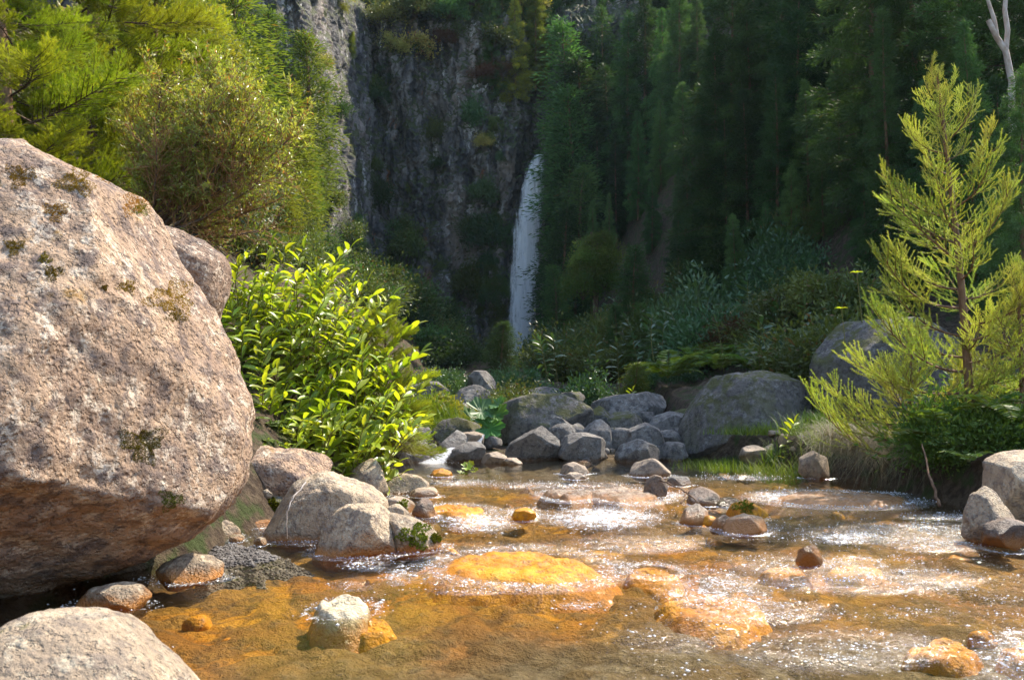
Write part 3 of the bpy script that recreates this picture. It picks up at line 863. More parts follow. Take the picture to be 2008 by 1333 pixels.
rk('tiny cream pebble on the gravel, left of its twin', [(448, 1056), (455, 1048), (472, 1048), (480, 1055), (470, 1062), (455, 1062)], 7.55, 'pale', 'pebble', sub=3, cat='pebble')
rk('tiny cream pebble on the gravel nearer the wrinkled rock', [(495, 1062), (505, 1053), (520, 1056), (524, 1066), (505, 1070)], 7.4, 'pale', 'pebble', sub=3, cat='pebble')
rk('dark mossy lump under the shadowed overhang left of the wrinkled rock', [(512, 1012), (518, 985), (535, 972), (555, 980), (560, 1005), (540, 1020)], 8.8, 'grey_moss', 'rock', sub=4)
rk('low dark stone slab in the shadow beneath the brown-grey boulder', [(465, 1040), (480, 1024), (530, 1020), (545, 1036), (500, 1046)], 8.3, 'brown_wet', 'rock', sub=4)
# golden slabs and stones in the stream
slab('large golden slab glazed with thin running water in mid-stream', [(800, 1128), (815, 1100), (850, 1080), (900, 1066), (960, 1060), (1040, 1064), (1110, 1080), (1180, 1100), (1240, 1122), (1270, 1142), (1150, 1152), (980, 1146)], 0.030, seed=75, mat='gold')
slab('golden hump right of the large golden slab, foam at its foot', [(1210, 1110), (1240, 1092), (1290, 1090), (1330, 1105), (1340, 1125), (1270, 1135)], -0.030, seed=68, mat='gold')
slab('drowned yellow hump under the foaming rapids right of centre', [(1290, 1190), (1330, 1140), (1400, 1122), (1470, 1140), (1530, 1180), (1480, 1205), (1360, 1210)], -0.060, seed=65, mat='gold')
slab('drowned golden hump near the right bottom corner', [(1765, 1245), (1790, 1212), (1840, 1196), (1885, 1208), (1910, 1240), (1850, 1262)], -0.090, seed=51, mat='gold')
slab('orange-yellow stone cut by the right edge of the picture', [(1930, 1250), (1950, 1226), (2000, 1216), (2060, 1226), (2070, 1260), (1990, 1268)], -0.050, seed=62, mat='gold')
rk('small dark brown pointed stone in the open stream at right', [(1562, 1102), (1572, 1076), (1590, 1066), (1606, 1074), (1614, 1098), (1600, 1108), (1575, 1110)], 6.6, 'brown_wet', 'rock', sub=4)
slab('golden stone just under water left of the small dark pointed stone', [(1500, 1112), (1520, 1085), (1560, 1082), (1580, 1098), (1560, 1118)], -0.060, seed=69, mat='gold')
slab('golden drowned stone right of the small dark pointed stone', [(1620, 1108), (1650, 1082), (1700, 1078), (1740, 1098), (1700, 1116)], -0.060, seed=61, mat='gold')
rk('smooth tan rounded stone with a pale streak of water behind it', [(1416, 1040), (1430, 1018), (1460, 1008), (1490, 1014), (1502, 1034), (1470, 1048), (1430, 1048)], 8.0, 'tan_wet', 'rock', sub=4, facets=7)
rk('small brown stone leaning on the smooth tan rounded stone', [(1392, 1038), (1402, 1016), (1420, 1009), (1434, 1016), (1425, 1042), (1400, 1044)], 8.15, 'brown_wet', 'rock', sub=4)
rk('orange stone capped with yellow-green moss', [(1428, 1010), (1440, 988), (1465, 982), (1488, 992), (1508, 1008), (1470, 1014)], 8.7, 'gold', 'rock', sub=4)
rk('knobbly orange-brown stone left of the mossy orange stone', [(1332, 1022), (1345, 998), (1368, 988), (1386, 1000), (1390, 1022), (1360, 1028)], 8.4, 'tan_wet', 'rock', sub=4)
rk('small orange stone right of the knobbly orange-brown stone', [(1376, 1024), (1386, 1010), (1402, 1012), (1406, 1026), (1390, 1030)], 8.3, 'gold', 'rock', sub=3)
rk('dark angular rock with twigs caught against it', [(1348, 984), (1352, 962), (1375, 954), (1398, 962), (1415, 980), (1400, 992), (1360, 992)], 9.6, 'brown_wet', 'rock', sub=4)
rk('low dark mossy rock just right of the rock with twigs', [(1400, 990), (1415, 976), (1440, 976), (1458, 990), (1430, 998)], 9.5, 'grey_moss', 'rock', sub=4)
rk('dark egg-shaped rock standing mid-stream upstream of the rapids', [(1262, 962), (1270, 938), (1288, 930), (1305, 942), (1310, 965), (1292, 976), (1270, 975)], 10.2, 'brown_wet', 'rock', sub=4)
rk('brown slab rock with a sloping top in the pool outflow', [(1232, 930), (1245, 908), (1275, 899), (1300, 905), (1318, 926), (1290, 938), (1245, 938)], 12.6, 'tan_wet', 'rock', sub=5)
rk('flat dark stone right of the egg-shaped rock', [(1305, 945), (1318, 934), (1345, 934), (1355, 944), (1330, 952)], 11.3, 'grey', 'rock', sub=4)
rk('rounded grey-brown stone at the pool edge, centre', [(1096, 930), (1105, 912), (1125, 906), (1148, 914), (1156, 930), (1125, 938)], 12.9, 'tan_wet', 'rock', sub=4)
rk('flat reddish stone in front of the rounded grey-brown stone', [(1104, 938), (1115, 927), (1135, 926), (1152, 936), (1130, 943)], 12.2, 'tan_wet', 'rock', sub=4)
rk('orange dome stone alone in the pool at left', [(842, 932), (852, 921), (868, 918), (884, 925), (888, 934), (860, 938)], 12.6, 'gold', 'rock', sub=4)
slab('wet orange dome at the lip of the rapids, left of the dark gap', [(1088, 978), (1098, 960), (1125, 955), (1145, 964), (1150, 980), (1115, 986)], 0.050, seed=72, mat='tan_wet')
slab('wide wet orange dome in the rapids below the egg-shaped rock', [(1172, 982), (1185, 960), (1220, 953), (1262, 960), (1285, 980), (1230, 990)], 0.050, seed=70, mat='tan_wet')
rk('orange rock poking out of the white foam', [(1002, 1016), (1012, 1000), (1032, 995), (1048, 1004), (1052, 1018), (1025, 1022)], 8.6, 'gold', 'rock', sub=4)
slab('long orange-brown rock ledge under a sheet of water along the right bank', [(1475, 985), (1490, 966), (1560, 958), (1680, 960), (1790, 966), (1830, 980), (1800, 992), (1640, 994), (1500, 992)], 0.030, seed=79, mat='tan_wet')
rk('tall wedge of grey-tan rock standing at the right bank', [(1893, 1045), (1898, 995), (1912, 968), (1935, 955), (1955, 962), (1975, 995), (1995, 1035), (1960, 1058)], 7.5, 'pale', 'rock', facets=11)
rk('dark wet rock leaning against the grey-tan wedge at the right', [(1930, 1060), (1940, 1030), (1970, 1015), (2000, 1022), (2020, 1050), (1980, 1068)], 7.2, 'brown_wet', 'rock', sub=4)
rk('blocky yellowish rock in the bank at the right edge', [(1940, 995), (1943, 905), (1975, 888), (2060, 880), (2120, 920), (2110, 1010), (2000, 1020)], 8.1, 'pale', 'boulder', facets=12)
# pool rim, shaded boulders
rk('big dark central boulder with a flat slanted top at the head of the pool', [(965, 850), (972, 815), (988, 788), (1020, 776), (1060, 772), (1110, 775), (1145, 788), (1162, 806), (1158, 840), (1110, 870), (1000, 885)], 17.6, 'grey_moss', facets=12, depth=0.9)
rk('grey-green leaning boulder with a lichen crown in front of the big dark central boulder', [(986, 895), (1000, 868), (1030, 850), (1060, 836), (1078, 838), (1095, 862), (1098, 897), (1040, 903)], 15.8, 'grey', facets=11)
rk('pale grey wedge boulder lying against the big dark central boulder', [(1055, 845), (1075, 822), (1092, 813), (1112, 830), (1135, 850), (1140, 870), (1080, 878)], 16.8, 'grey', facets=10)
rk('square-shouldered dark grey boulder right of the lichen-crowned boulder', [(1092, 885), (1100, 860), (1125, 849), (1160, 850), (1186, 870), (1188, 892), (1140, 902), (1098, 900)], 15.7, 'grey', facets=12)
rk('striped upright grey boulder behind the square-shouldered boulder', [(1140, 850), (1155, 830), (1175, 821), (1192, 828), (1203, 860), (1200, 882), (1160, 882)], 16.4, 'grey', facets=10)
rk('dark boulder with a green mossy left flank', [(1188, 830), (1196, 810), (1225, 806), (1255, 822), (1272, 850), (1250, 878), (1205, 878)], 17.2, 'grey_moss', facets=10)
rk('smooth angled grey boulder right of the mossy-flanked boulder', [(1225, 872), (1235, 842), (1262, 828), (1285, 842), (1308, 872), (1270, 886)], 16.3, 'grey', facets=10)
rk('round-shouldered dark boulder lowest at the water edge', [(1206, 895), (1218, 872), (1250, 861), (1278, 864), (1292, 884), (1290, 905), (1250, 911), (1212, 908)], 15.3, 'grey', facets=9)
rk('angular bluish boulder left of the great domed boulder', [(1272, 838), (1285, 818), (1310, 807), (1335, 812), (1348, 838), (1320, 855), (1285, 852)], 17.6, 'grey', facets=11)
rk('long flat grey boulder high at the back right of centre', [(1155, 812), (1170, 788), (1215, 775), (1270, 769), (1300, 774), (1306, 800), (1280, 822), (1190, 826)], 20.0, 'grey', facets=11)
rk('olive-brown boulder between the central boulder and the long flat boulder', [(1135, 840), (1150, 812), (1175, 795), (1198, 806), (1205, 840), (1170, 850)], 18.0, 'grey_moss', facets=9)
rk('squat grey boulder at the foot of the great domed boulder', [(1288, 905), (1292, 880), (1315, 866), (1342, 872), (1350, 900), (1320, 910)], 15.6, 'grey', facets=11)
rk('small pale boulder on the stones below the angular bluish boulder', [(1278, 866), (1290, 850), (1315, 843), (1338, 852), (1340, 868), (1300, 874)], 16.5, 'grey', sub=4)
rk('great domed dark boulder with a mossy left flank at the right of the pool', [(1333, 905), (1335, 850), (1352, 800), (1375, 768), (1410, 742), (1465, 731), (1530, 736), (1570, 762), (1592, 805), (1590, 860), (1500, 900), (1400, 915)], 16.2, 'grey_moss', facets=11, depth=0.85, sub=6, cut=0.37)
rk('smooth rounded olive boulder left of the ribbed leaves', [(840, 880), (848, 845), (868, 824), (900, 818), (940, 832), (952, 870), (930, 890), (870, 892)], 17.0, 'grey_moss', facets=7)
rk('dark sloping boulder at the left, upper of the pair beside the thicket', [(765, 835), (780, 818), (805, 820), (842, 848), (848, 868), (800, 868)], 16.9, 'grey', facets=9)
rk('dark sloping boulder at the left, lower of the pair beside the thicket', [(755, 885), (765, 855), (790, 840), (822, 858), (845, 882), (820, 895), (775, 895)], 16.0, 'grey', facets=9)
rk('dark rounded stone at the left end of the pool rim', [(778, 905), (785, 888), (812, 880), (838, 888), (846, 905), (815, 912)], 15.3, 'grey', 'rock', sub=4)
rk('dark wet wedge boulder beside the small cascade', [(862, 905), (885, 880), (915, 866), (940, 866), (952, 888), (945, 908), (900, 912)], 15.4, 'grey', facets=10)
rk('flat brown slab perched behind the dark wet wedge boulder', [(890, 866), (900, 850), (930, 846), (948, 852), (950, 870), (915, 874)], 16.2, 'tan_wet', 'rock', sub=4)
rk('tan rounded stone on the pool rim right of the cascade', [(942, 905), (952, 890), (975, 885), (993, 894), (998, 908), (965, 914)], 15.0, 'tan_wet', 'rock', sub=4, facets=7)
rk('brown flattish stone on the pool rim left of the pebbles', [(982, 908), (995, 898), (1015, 897), (1026, 908), (1005, 914)], 14.7, 'tan_wet', 'rock', sub=4, facets=7)
rk('orange wet block where the small cascade starts', [(838, 902), (842, 886), (858, 884), (864, 900), (850, 906)], 15.4, 'tan_wet', 'rock', sub=4)
rk('bluish grey boulder far back left below the pale bush', [(795, 790), (798, 762), (820, 749), (855, 750), (882, 768), (880, 790), (830, 800)], 22.0, 'grey', facets=10)
rk('dark tilted boulder behind the green plants at left', [(882, 795), (895, 770), (930, 754), (960, 768), (968, 795), (930, 815)], 20.5, 'grey', facets=10)
rk('upright dark boulder with a rusty cap far back left of the waterfall foot', [(916, 775), (918, 742), (935, 726), (955, 730), (970, 755), (972, 780)], 22.5, 'grey', facets=9)
rk('flat bluish slab far back above the big dark central boulder', [(1030, 782), (1038, 764), (1070, 758), (1108, 766), (1118, 780), (1070, 790)], 22.0, 'grey', 'rock', sub=4)
rk('low mossy slab just above the big dark central boulder', [(1090, 785), (1105, 770), (1135, 768), (1150, 782), (1120, 792)], 19.5, 'grey_moss', 'rock', sub=4)
rk('tall mossy dark boulder behind the young conifer at right', [(1605, 790), (1592, 720), (1605, 675), (1640, 642), (1700, 625), (1800, 640), (1880, 690), (1900, 800), (1800, 850), (1660, 840)], 15.6, 'grey_moss', facets=11, depth=0.9, sub=6)
rk('grey blocky stone on the right bank beside the dry grass', [(1568, 930), (1572, 898), (1595, 886), (1625, 900), (1630, 930), (1600, 938)], 12.2, 'tan_wet', 'rock', sub=4)
rk('rust-tinted rock in the bank below the great domed boulder', [(1450, 900), (1458, 880), (1480, 873), (1500, 885), (1505, 902), (1475, 908)], 14.0, 'tan_wet', 'rock', sub=4)

make_water()

# small stones scattered on the pool rim and bank: too alike to tell apart
cob = []
for k in range(6):
    rgk = np.random.default_rng(900 + k)
    d, F = ico(3)
    V = d * np.array([1, rgk.uniform(.7, 1), rgk.uniform(.55, .8)])
    for j in range(12):
        n = nrm(rgk.normal(size=3)); s = V @ n; V = V - (np.maximum(s - s.max() * rgk.uniform(.5, .9), 0) * .97)[:, None] * n
    V = V * (1 + 0.07 * fbm(V * 2 + k * 5, 3, k))[:, None]
    cob.append(V)
cobm = {}


def cobble(x, y, r, mat, label, group, dz=0.25, cat='stone', name='stone'):
    k = R_.randrange(6)
    if (k, mat) not in cobm: cobm[(k, mat)] = new_mesh('stone', cob[k], ico(3)[1], [M[mat]])
    o = obj(name, cobm[(k, mat)], loc=(x, y, Hs(x, y) + r * dz), rot=(R_.uniform(-.25, .25), R_.uniform(-.25, .25), R_.uniform(0, 6.28)), scale=r)
    return tag(o, label, cat, group)


for k in range(36):       # the rest of the pile
    px, Y = R_.choice([(R_.uniform(960, 1345), R_.uniform(16, 20.5)), (R_.uniform(1080, 1350), R_.uniform(15.8, 19)), (R_.uniform(760, 990), R_.uniform(16, 20))])
    cobble((px - 1004) / FPX * Y, Y, R_.uniform(.2, .42), R_.choice(['grey', 'grey', 'grey_moss']), 'angular dark grey boulder in the pile behind the pool', 'angular boulders of the pile behind the pool', 0.55, 'boulder', 'boulder')
for k in range(95):       # pebbly apron between the pool and the boulders
    px, Y = R_.choice([(R_.uniform(990, 1350), R_.uniform(15.2, 16.6)), (R_.uniform(1150, 1340), R_.uniform(15.4, 19)), (R_.uniform(770, 960), R_.uniform(15.3, 17.5))])
    cobble((px - 1004) / FPX * Y, Y, R_.choice([.06, .07, .09, .11, .15, .2]), R_.choice(['grey', 'grey', 'tan_wet']), 'loose grey or brown stone among the boulders at the pool rim', 'loose stones among the boulders at the pool rim', 0.35)
for k in range(45):       # rusty stones on the right bank
    px, Y = R_.uniform(1380, 1620), R_.uniform(12.6, 14.8)
    cobble((px - 1004) / FPX * Y, Y, R_.uniform(.05, .15), R_.choice(['tan_wet', 'tan_wet', 'brown_wet']), 'small rusty stone on the low right bank below the domed boulder', 'rusty stones on the low right bank', 0.4)
for k in range(34):       # cobbles under water
    Y = R_.uniform(3.2, 11.5); x = R_.uniform(-1.9, 3.9)
    cobble(x, Y, R_.uniform(.08, .16), R_.choice(['gold', 'gold', 'tan_wet']), 'golden cobble lying under the stream water', 'golden cobbles on the stream bed', 0.0)
for k in range(16):       # left bank between the rocks
    px, py = R_.uniform(480, 800), R_.uniform(925, 1010)
    Y = 1.06 * FPX / (py - HOR)
    cobble((px - 1004) / FPX * Y, Y, R_.uniform(.05, .12), 'pale_up', 'small pale stone between the sunlit rocks of the left bank', 'small pale stones of the left bank', 0.4)


def make_gravel():
    """low bar of fine dark gravel with a ragged outline"""
    V, F, off = [], [], 0
    d, f = ico(1)
    r = np.random.default_rng(77)

    def mound(px, py):
        a = np.arctan2((py - 1086) / 36, (px - 470) / 135)
        q = np.hypot((px - 470) / 135, (py - 1086) / 36) / (1 + .16 * np.sin(3 * a + 1) + .1 * np.sin(7 * a) + .06 * np.sin(13 * a))
        return -0.22 + .265 * sstep(1.35, .25, q), q
    px = r.uniform(300, 640, 9000); py = r.uniform(1040, 1132, 9000)
    z, q = mound(px, py)
    for k in range(9000):
        if q[k] > 1.0 + r.normal() * .12: continue
        Y = 1.19 * FPX / (py[k] - HOR); x = (px[k] - 1004) / FPX * Y
        s = r.uniform(.006, .016) * (1 + (r.uniform() > .97) * 1.2)
        V.append(d * np.array([s, s, s * .7]) * r.uniform(.7, 1.2, 3) + np.array([x, Y, z[k] + r.uniform(-.004, .006)])); F.append(f + off); off += len(d)
    n = 60
    a = np.linspace(0, 1, n)
    A, B = np.meshgrid(a, a)
    pxs = 270 + A.ravel() * 400; pys = 1030 + B.ravel() * 112
    Ys = 1.19 * FPX / (pys - HOR); xs = (pxs - 1004) / FPX * Ys
    zs = mound(pxs, pys)[0] + 0.008 * fbm(np.stack([xs, Ys, xs * 0], 1) * 8, 3, 4)
    i = np.arange(n * n).reshape(n, n) + off
    V.append(np.stack([xs, Ys, zs], 1)); F4 = np.stack([i[:-1, :-1], i[1:, :-1], i[1:, 1:], i[:-1, 1:]], -1).reshape(-1, 4)
    me = new_mesh('gravel', np.concatenate(V), [np.concatenate(F), F4], [rock_mat('dark_gravel', (0.11, 0.095, 0.085), (0.2, 0.175, 0.15), (0.065, 0.055, 0.05), 6, .3, (0.45, 0.42, 0.38), .5, waterline=-0.3, bump=.5)], smooth=False)
    tag(obj('gravel', me), 'patch of fine dark gravel beside the giant boulder', 'gravel', kind='stuff')


make_gravel()

# ---------------------------------------------------------------- foliage builders
def leaves_arr(base, dirv, length, width, rs, fold=0.25, two=False):
    """one folded diamond leaf per row"""
    n = len(base)
    rnd = rs.normal(size=(n, 3))
    side = nrm(np.cross(dirv, rnd)); up = np.cross(side, dirv)
    L = length[:, None]; W = width[:, None]
    mid = base + dirv * L * 0.45 + up * L * fold * 0.3
    tip = base + dirv * L
    V = np.stack([base, mid + side * W / 2, tip, mid - side * W / 2], 1).reshape(-1, 3)
    F = np.arange(n * 4).reshape(n, 4)
    return V, F


def tube(pts, rad, ns=7):
    pts = np.asarray(pts, float); rad = np.asarray(rad, float)
    n = len(pts)
    tg = nrm(np.gradient(pts, axis=0))
    ref = np.array([0.31, 0.2, 0.93])
    if abs(tg.mean(0) @ ref) > .9 * np.linalg.norm(tg.mean(0)): ref = np.array([1.0, 0.1, 0.0])
    s = nrm(np.cross(tg, ref)); u = np.cross(s, tg)
    a = np.linspace(0, 2 * np.pi, ns, endpoint=False)
    V = pts[:, None, :] + rad[:, None, None] * (np.cos(a)[None, :, None] * s[:, None, :] + np.sin(a)[None, :, None] * u[:, None, :])
    i = np.arange(n * ns).reshape(n, ns)
    j = np.roll(i, -1, 1)
    F = np.stack([i[:-1], j[:-1], j[1:], i[1:]], -1).reshape(-1, 4)
    return V.reshape(-1, 3), F


class MB:
    def __init__(s): s.V, s.F, s.m, s.n = [], [], [], 0

    def add(s, V, F, mi=0):
        s.V.append(V); s.F.append(np.asarray(F) + s.n); s.m.append(np.full(len(F), mi)); s.n += len(V)

    def mesh(s, name, mats, smooth=True):
        return new_mesh(name, np.concatenate(s.V), s.F, mats, smooth, np.concatenate(s.m))


def conifer_proto(seed, h=16.0, rmax=2.6, nbr=95, slim=0.75, shoot=(.2, .4), wid=.05, per=36, bottom=0.05, droop=0.15):
    """returns (trunk mesh, crown mesh) for a cryptomeria of height h"""
    r = np.random.default_rng(seed)
    lean = r.normal(size=2) * 0.15
    zt = np.linspace(0, 1, 14)
    tp = np.stack([lean[0] * zt ** 2 + .1 * np.sin(zt * 5 + seed), lean[1] * zt ** 2, zt * h], 1)
    tV, tF = tube(tp, 0.011 * h * (1 - zt) ** 0.8 + 0.02, 8)
    trunk = new_mesh('trunk', tV, tF, [M['bark_red']])
    B, Dv = [], []
    wb = MB()
    for k in range(nbr):
        t = bottom + (1 - bottom) * ((k + r.uniform()) / nbr)
        az = k * 2.39996 + r.uniform(-.4, .4)
        prof = min(1.0, (1 - t) ** slim * 1.25 + 0.03) * (0.75 + 0.25 * min(1, t * 6))
        L = rmax * prof * r.uniform(.6, 1.2)
        c = np.array([np.interp(t, zt, tp[:, 0]), np.interp(t, zt, tp[:, 1]), t * h])
        el = 0.55 * (t - .5) + r.uniform(-.15, .15)
        o = np.array([math.cos(az), math.sin(az), math.tan(el)])
        nc = max(2, int(L * 5.2))
        ends = c + o * L
        bp = np.stack([c + o * L * s + np.array([0, 0, -droop * L * s * s + .12 * L * max(0, s - .6)]) for s in np.linspace(0, 1, 5)])
        v, f = tube(bp, np.linspace(.035 * (1 - t) + .012, .006, 5), 4)
        wb.add(v, f, 1)
        for q in range(nc):
            s = 0.22 + 0.78 * (q + r.uniform()) / nc
            cc = c + o * L * s + np.array([0, 0, -droop * L * s * s + .12 * L * max(0, s - .6)])
            m = int(per * (0.6 + 0.8 * s))
            jj = r.normal(size=(m, 3)) * np.array([.20, .20, .15]) * (0.6 + .5 * prof)
            dd = nrm(nrm(o)[None, :] * 0.9 + nrm(jj) * 0.8 + np.array([0, 0, -.1]) + r.normal(size=(m, 3)) * .25)
            B.append(cc + jj); Dv.append(dd)
    # leader tip
    m = 60
    B.append(np.stack([np.full(m, tp[-1, 0]), np.full(m, tp[-1, 1]), h - r.uniform(0, .9, m)], 1) + r.normal(size=(m, 3)) * .05); Dv.append(nrm(r.normal(size=(m, 3)) * .5 + np.array([0, 0, .8])))
    B = np.concatenate(B); Dv = np.concatenate(Dv)
    n = len(B)
    V, F = leaves_arr(B, Dv, r.uniform(*shoot, n), r.uniform(.7, 1.3, n) * wid, r, .3)
    wb.add(V, F, 0)
    return trunk, wb


def shrub_proto(seed, n=5000, leaf=(.09, .15), wid=.4, clumps=60, flat=.8, cr=.22):
    """leafy bush about 1 m radius standing on z=0"""
    r = np.random.default_rng(seed)
    wb = MB()
    cc = nrm(r.normal(size=(clumps, 3)))
    cc[:, 2] = np.abs(cc[:, 2]) * 1.25 - .15
    cc *= r.uniform(.45, 1.0, (clumps, 1)) ** .6 * (1 + .75 * pn(cc * 1.7 + seed, seed))[:, None]
    cc = cc * np.array([1, 1, flat]) + np.array([0, 0, .25])
    for k in range(0, clumps, 2):
        a = cc[k]
        pts = np.stack([np.array([0, 0, -.05]) + (a - np.array([0, 0, -.05])) * s + np.array([0, 0, .12 * math.sin(s * 3.1)]) + r.normal(size=3) * .03 for s in np.linspace(0, 1, 6)])
        v, f = tube(pts, np.linspace(.025, .005, 6), 4)
        wb.add(v, f, 1)
    idx = r.integers(0, clumps, n)
    j = r.normal(size=(n, 3)) * cr * r.uniform(.5, 1.5, (clumps, 1))[idx]
    b = cc[idx] + j * np.array([1, 1, .75])
    out = nrm(cc[idx] * np.array([1, 1, .6]) + np.array([0, 0, .25]))
    dd = nrm(out * .45 + nrm(j) * .6 + r.normal(size=(n, 3)) * .65)
    ln = r.uniform(*leaf, n)
    V, F = leaves_arr(b, dd, ln, ln * wid, r, .3)
    wb.add(V, F, 0)
    return wb


def needles_on(pts_a, pts_b, r, spacing=.012, k=5, ln=.022, w=.0035, ang=.6):
    """needles along segments a->b"""
    d = pts_b - pts_a
    L = np.linalg.norm(d, axis=1)
    cnt = np.maximum(1, (L / spacing).astype(int)) * k
    idx = np.repeat(np.arange(len(L)), cnt)
    t = r.uniform(size=len(idx))
    ax = nrm(d)[idx]
    pos = pts_a[idx] + d[idx] * t[:, None]
    rad = nrm(np.cross(ax, r.normal(size=(len(idx), 3))))
    dr = nrm(ax * math.cos(ang) + rad * math.sin(ang) + r.normal(size=rad.shape) * .12)
    sd = nrm(np.cross(dr, r.normal(size=rad.shape))) * w / 2
    l = (ln * r.uniform(.7, 1.2, len(idx)))[:, None]
    V = np.stack([pos - sd, pos + sd, pos + dr * l], 1).reshape(-1, 3)
    return V, np.arange(len(V)).reshape(-1, 3)


def conifer_branch(seed, L=1.0, nside=11, side=.42, sub=5, sublen=.16, spacing=.012, k=5, ln=.024, w=.006, up=.25, ang=.6, wood=.011, plane=.35, mats=None, name='branch'):
    """frond-like branch along +X, length L: axis, side twigs, short shoots, all set with needles"""
    r = np.random.default_rng(seed)
    wb = MB()
    s = np.linspace(0, 1, 12)
    ax = np.stack([L * s, .06 * L * np.sin(s * 3 + seed), up * L * s ** 2 - .06 * L * np.sin(s * 3.1)], 1)
    v, f = tube(ax, wood * (1 - s) + .003, 5); wb.add(v, f, 1)
    A, Bp = [], []

    def axis_at(t): return np.array([np.interp(t, s, ax[:, q]) for q in range(3)])

    def seg(poly):
        for q in range(len(poly) - 1): A.append(poly[q]); Bp.append(poly[q + 1])
    seg([axis_at(t) for t in np.linspace(.45, 1, 8)])
    for q in range(nside * 2):
        t = 0.16 + 0.8 * (q + r.uniform(-.3, .3)) / (nside * 2)
        sg = 1 if q % 2 else -1
        ll = side * L * (1 - 0.75 * max(0, t - .25)) * r.uniform(.7, 1.15) * (0.55 + .45 * min(1, t * 3))
        o = axis_at(t); fw = nrm(axis_at(min(1, t + .05)) - axis_at(max(0, t - .05)))
        d = nrm(fw * .78 + np.array([0, sg, 0]) * .62 + np.array([0, 0, r.normal() * plane + .12]))
        cur = []
        for z in np.linspace(0, 1, 6): cur.append(o + d * ll * z + fw * .16 * ll * z * z + np.array([0, 0, .22 * ll * z * z]))
        cur = np.array(cur)
        seg(list(cur[1:]))
        v, f = tube(cur, np.linspace(wood * .45, .002, 6), 4); wb.add(v, f, 1)
        for z in range(sub):
            tt = .25 + .65 * (z + r.uniform(-.3, .3)) / sub
            i0 = min(4, int(tt * 5)); pb = cur[i0] + (cur[i0 + 1] - cur[i0]) * (tt * 5 - i0)
            dd = nrm(nrm(cur[i0 + 1] - cur[i0]) * .8 + fw * .2 + np.cross(d, np.array([0, 0, 1.0])) * (1 if z % 2 else -1) * .6 + np.array([0, 0, r.normal() * plane + .15]))
            sl = sublen * L * r.uniform(.6, 1.2) * (1.15 - .5 * tt)
            p1 = pb + dd * sl * .5; p2 = p1 + nrm(dd + np.array([0, 0, .35])) * sl * .5
            seg([pb, p1, p2])
    V, F = needles_on(np.array(A), np.array(Bp), r, spacing, k, ln, w, ang)
    wb.add(V, F, 0)
    return wb.mesh(name, mats, False)


def inst_parts(name, trunkm, crownm, label, cat, group, loc, rz, sc, trunk_name='trunk', crown_name='crown', tilt=(0, 0)):
    e = obj(name, None, loc=loc, rot=(tilt[0], tilt[1], rz), scale=sc)
    if trunkm is not None: obj(trunk_name, trunkm, e)
    obj(crown_name, crownm, e)
    return tag(e, label, cat, group)


CON = []
for sd, kw in ((1, dict(rmax=2.7)), (2, dict(rmax=2.3, nbr=105)), (3, dict(rmax=3.0, slim=.6)), (4, dict(rmax=2.5, slim=.9, droop=.25))):
    tm, wb = conifer_proto(sd, **kw)
    CON.append((tm, {'conifer': wb.mesh('crown', [M['conifer'], M['bark']], False)}, wb))
SLIM = []
for sd in (11, 12, 13):
    tm, wb = conifer_proto(sd, h=8.0, rmax=1.0, nbr=80, slim=.55, shoot=(.12, .24), wid=.045, per=38, bottom=.02, droop=.05)
    SLIM.append((tm, {'conifer': wb.mesh('crown', [M['conifer'], M['bark']], False), 'conifer_lit': wb.mesh('crown', [M['conifer_lit'], M['bark']], False)}, wb))
SHR = []
for sd, kw in ((21, {}), (22, dict(clumps=40, cr=.26)), (23, dict(n=6500, clumps=90, cr=.17)), (24, dict(n=4200, leaf=(.12, .2), clumps=45))):
    SHR.append(shrub_proto(sd, **kw))
shm = {}


def shrub_mesh(k, mat):
    if (k, mat) not in shm: shm[(k, mat)] = SHR[k].mesh('foliage', [M[mat], M['bark']], False)
    return shm[(k, mat)]


def conifer(px, ptop, Y, label, group, kind=None, mat='conifer', w=1.0, hmax=None, slim=False, name='conifer_tree', base=None):
    """tree whose tip stands at pixel px, ptop at depth Y; rooted on the ground there"""
    tip = P(px, ptop, Y)
    z0 = Hs(tip.x, Y) - .15 if base is None else base
    h = tip.z - z0
    if hmax: 
        z0 = max(z0, tip.z - hmax); h = tip.z - z0
    lib = SLIM if slim else CON
    k = R_.randrange(len(lib)) if kind is None else kind
    h0 = 8.0 if slim else 16.0
    cm = lib[k][1]
    if mat not in cm: cm[mat] = lib[k][2].mesh('crown', [M[mat], M['bark']], False)
    s = h / h0
    w *= 1.0 if slim else .92
    return inst_parts(name, lib[k][0], cm[mat], label, 'tree', group, (tip.x, Y, z0), R_.uniform(0, 6.28), (s * w, s * w, s))


def shrub(loc, r, label, group=None, mat='shrub', kind=None, flat=1.0, rot=None, name='shrub', cat='shrub'):
    k = R_.randrange(len(SHR)) if kind is None else kind
    o = obj(name, shrub_mesh(k, mat), loc=loc, rot=rot or (0, 0, R_.uniform(0, 6.28)), scale=(r, r, r * flat))
    return tag(o, label, cat, group)


ORD = ['first', 'second', 'third', 'fourth', 'fifth', 'sixth', 'seventh', 'eighth', 'ninth', 'tenth', 'eleventh', 'twelfth', 'thirteenth', 'fourteenth', 'fifteenth', 'sixteenth', 'seventeenth', 'eighteenth',
       'nineteenth', 'twentieth', 'twenty-first', 'twenty-second', 'twenty-third', 'twenty-fourth', 'twenty-fifth', 'twenty-sixth', 'twenty-seventh', 'twenty-eighth']


def rank_labels(group, base):
    """members of a group, told apart by their order in the row"""
    ms = sorted([o for o in COL.objects if o.get('group') == group], key=lambda o: o.location.x / o.location.y)
    for k, o in enumerate(ms): o['label'] = '%s, %s from the left' % (base, ORD[k])


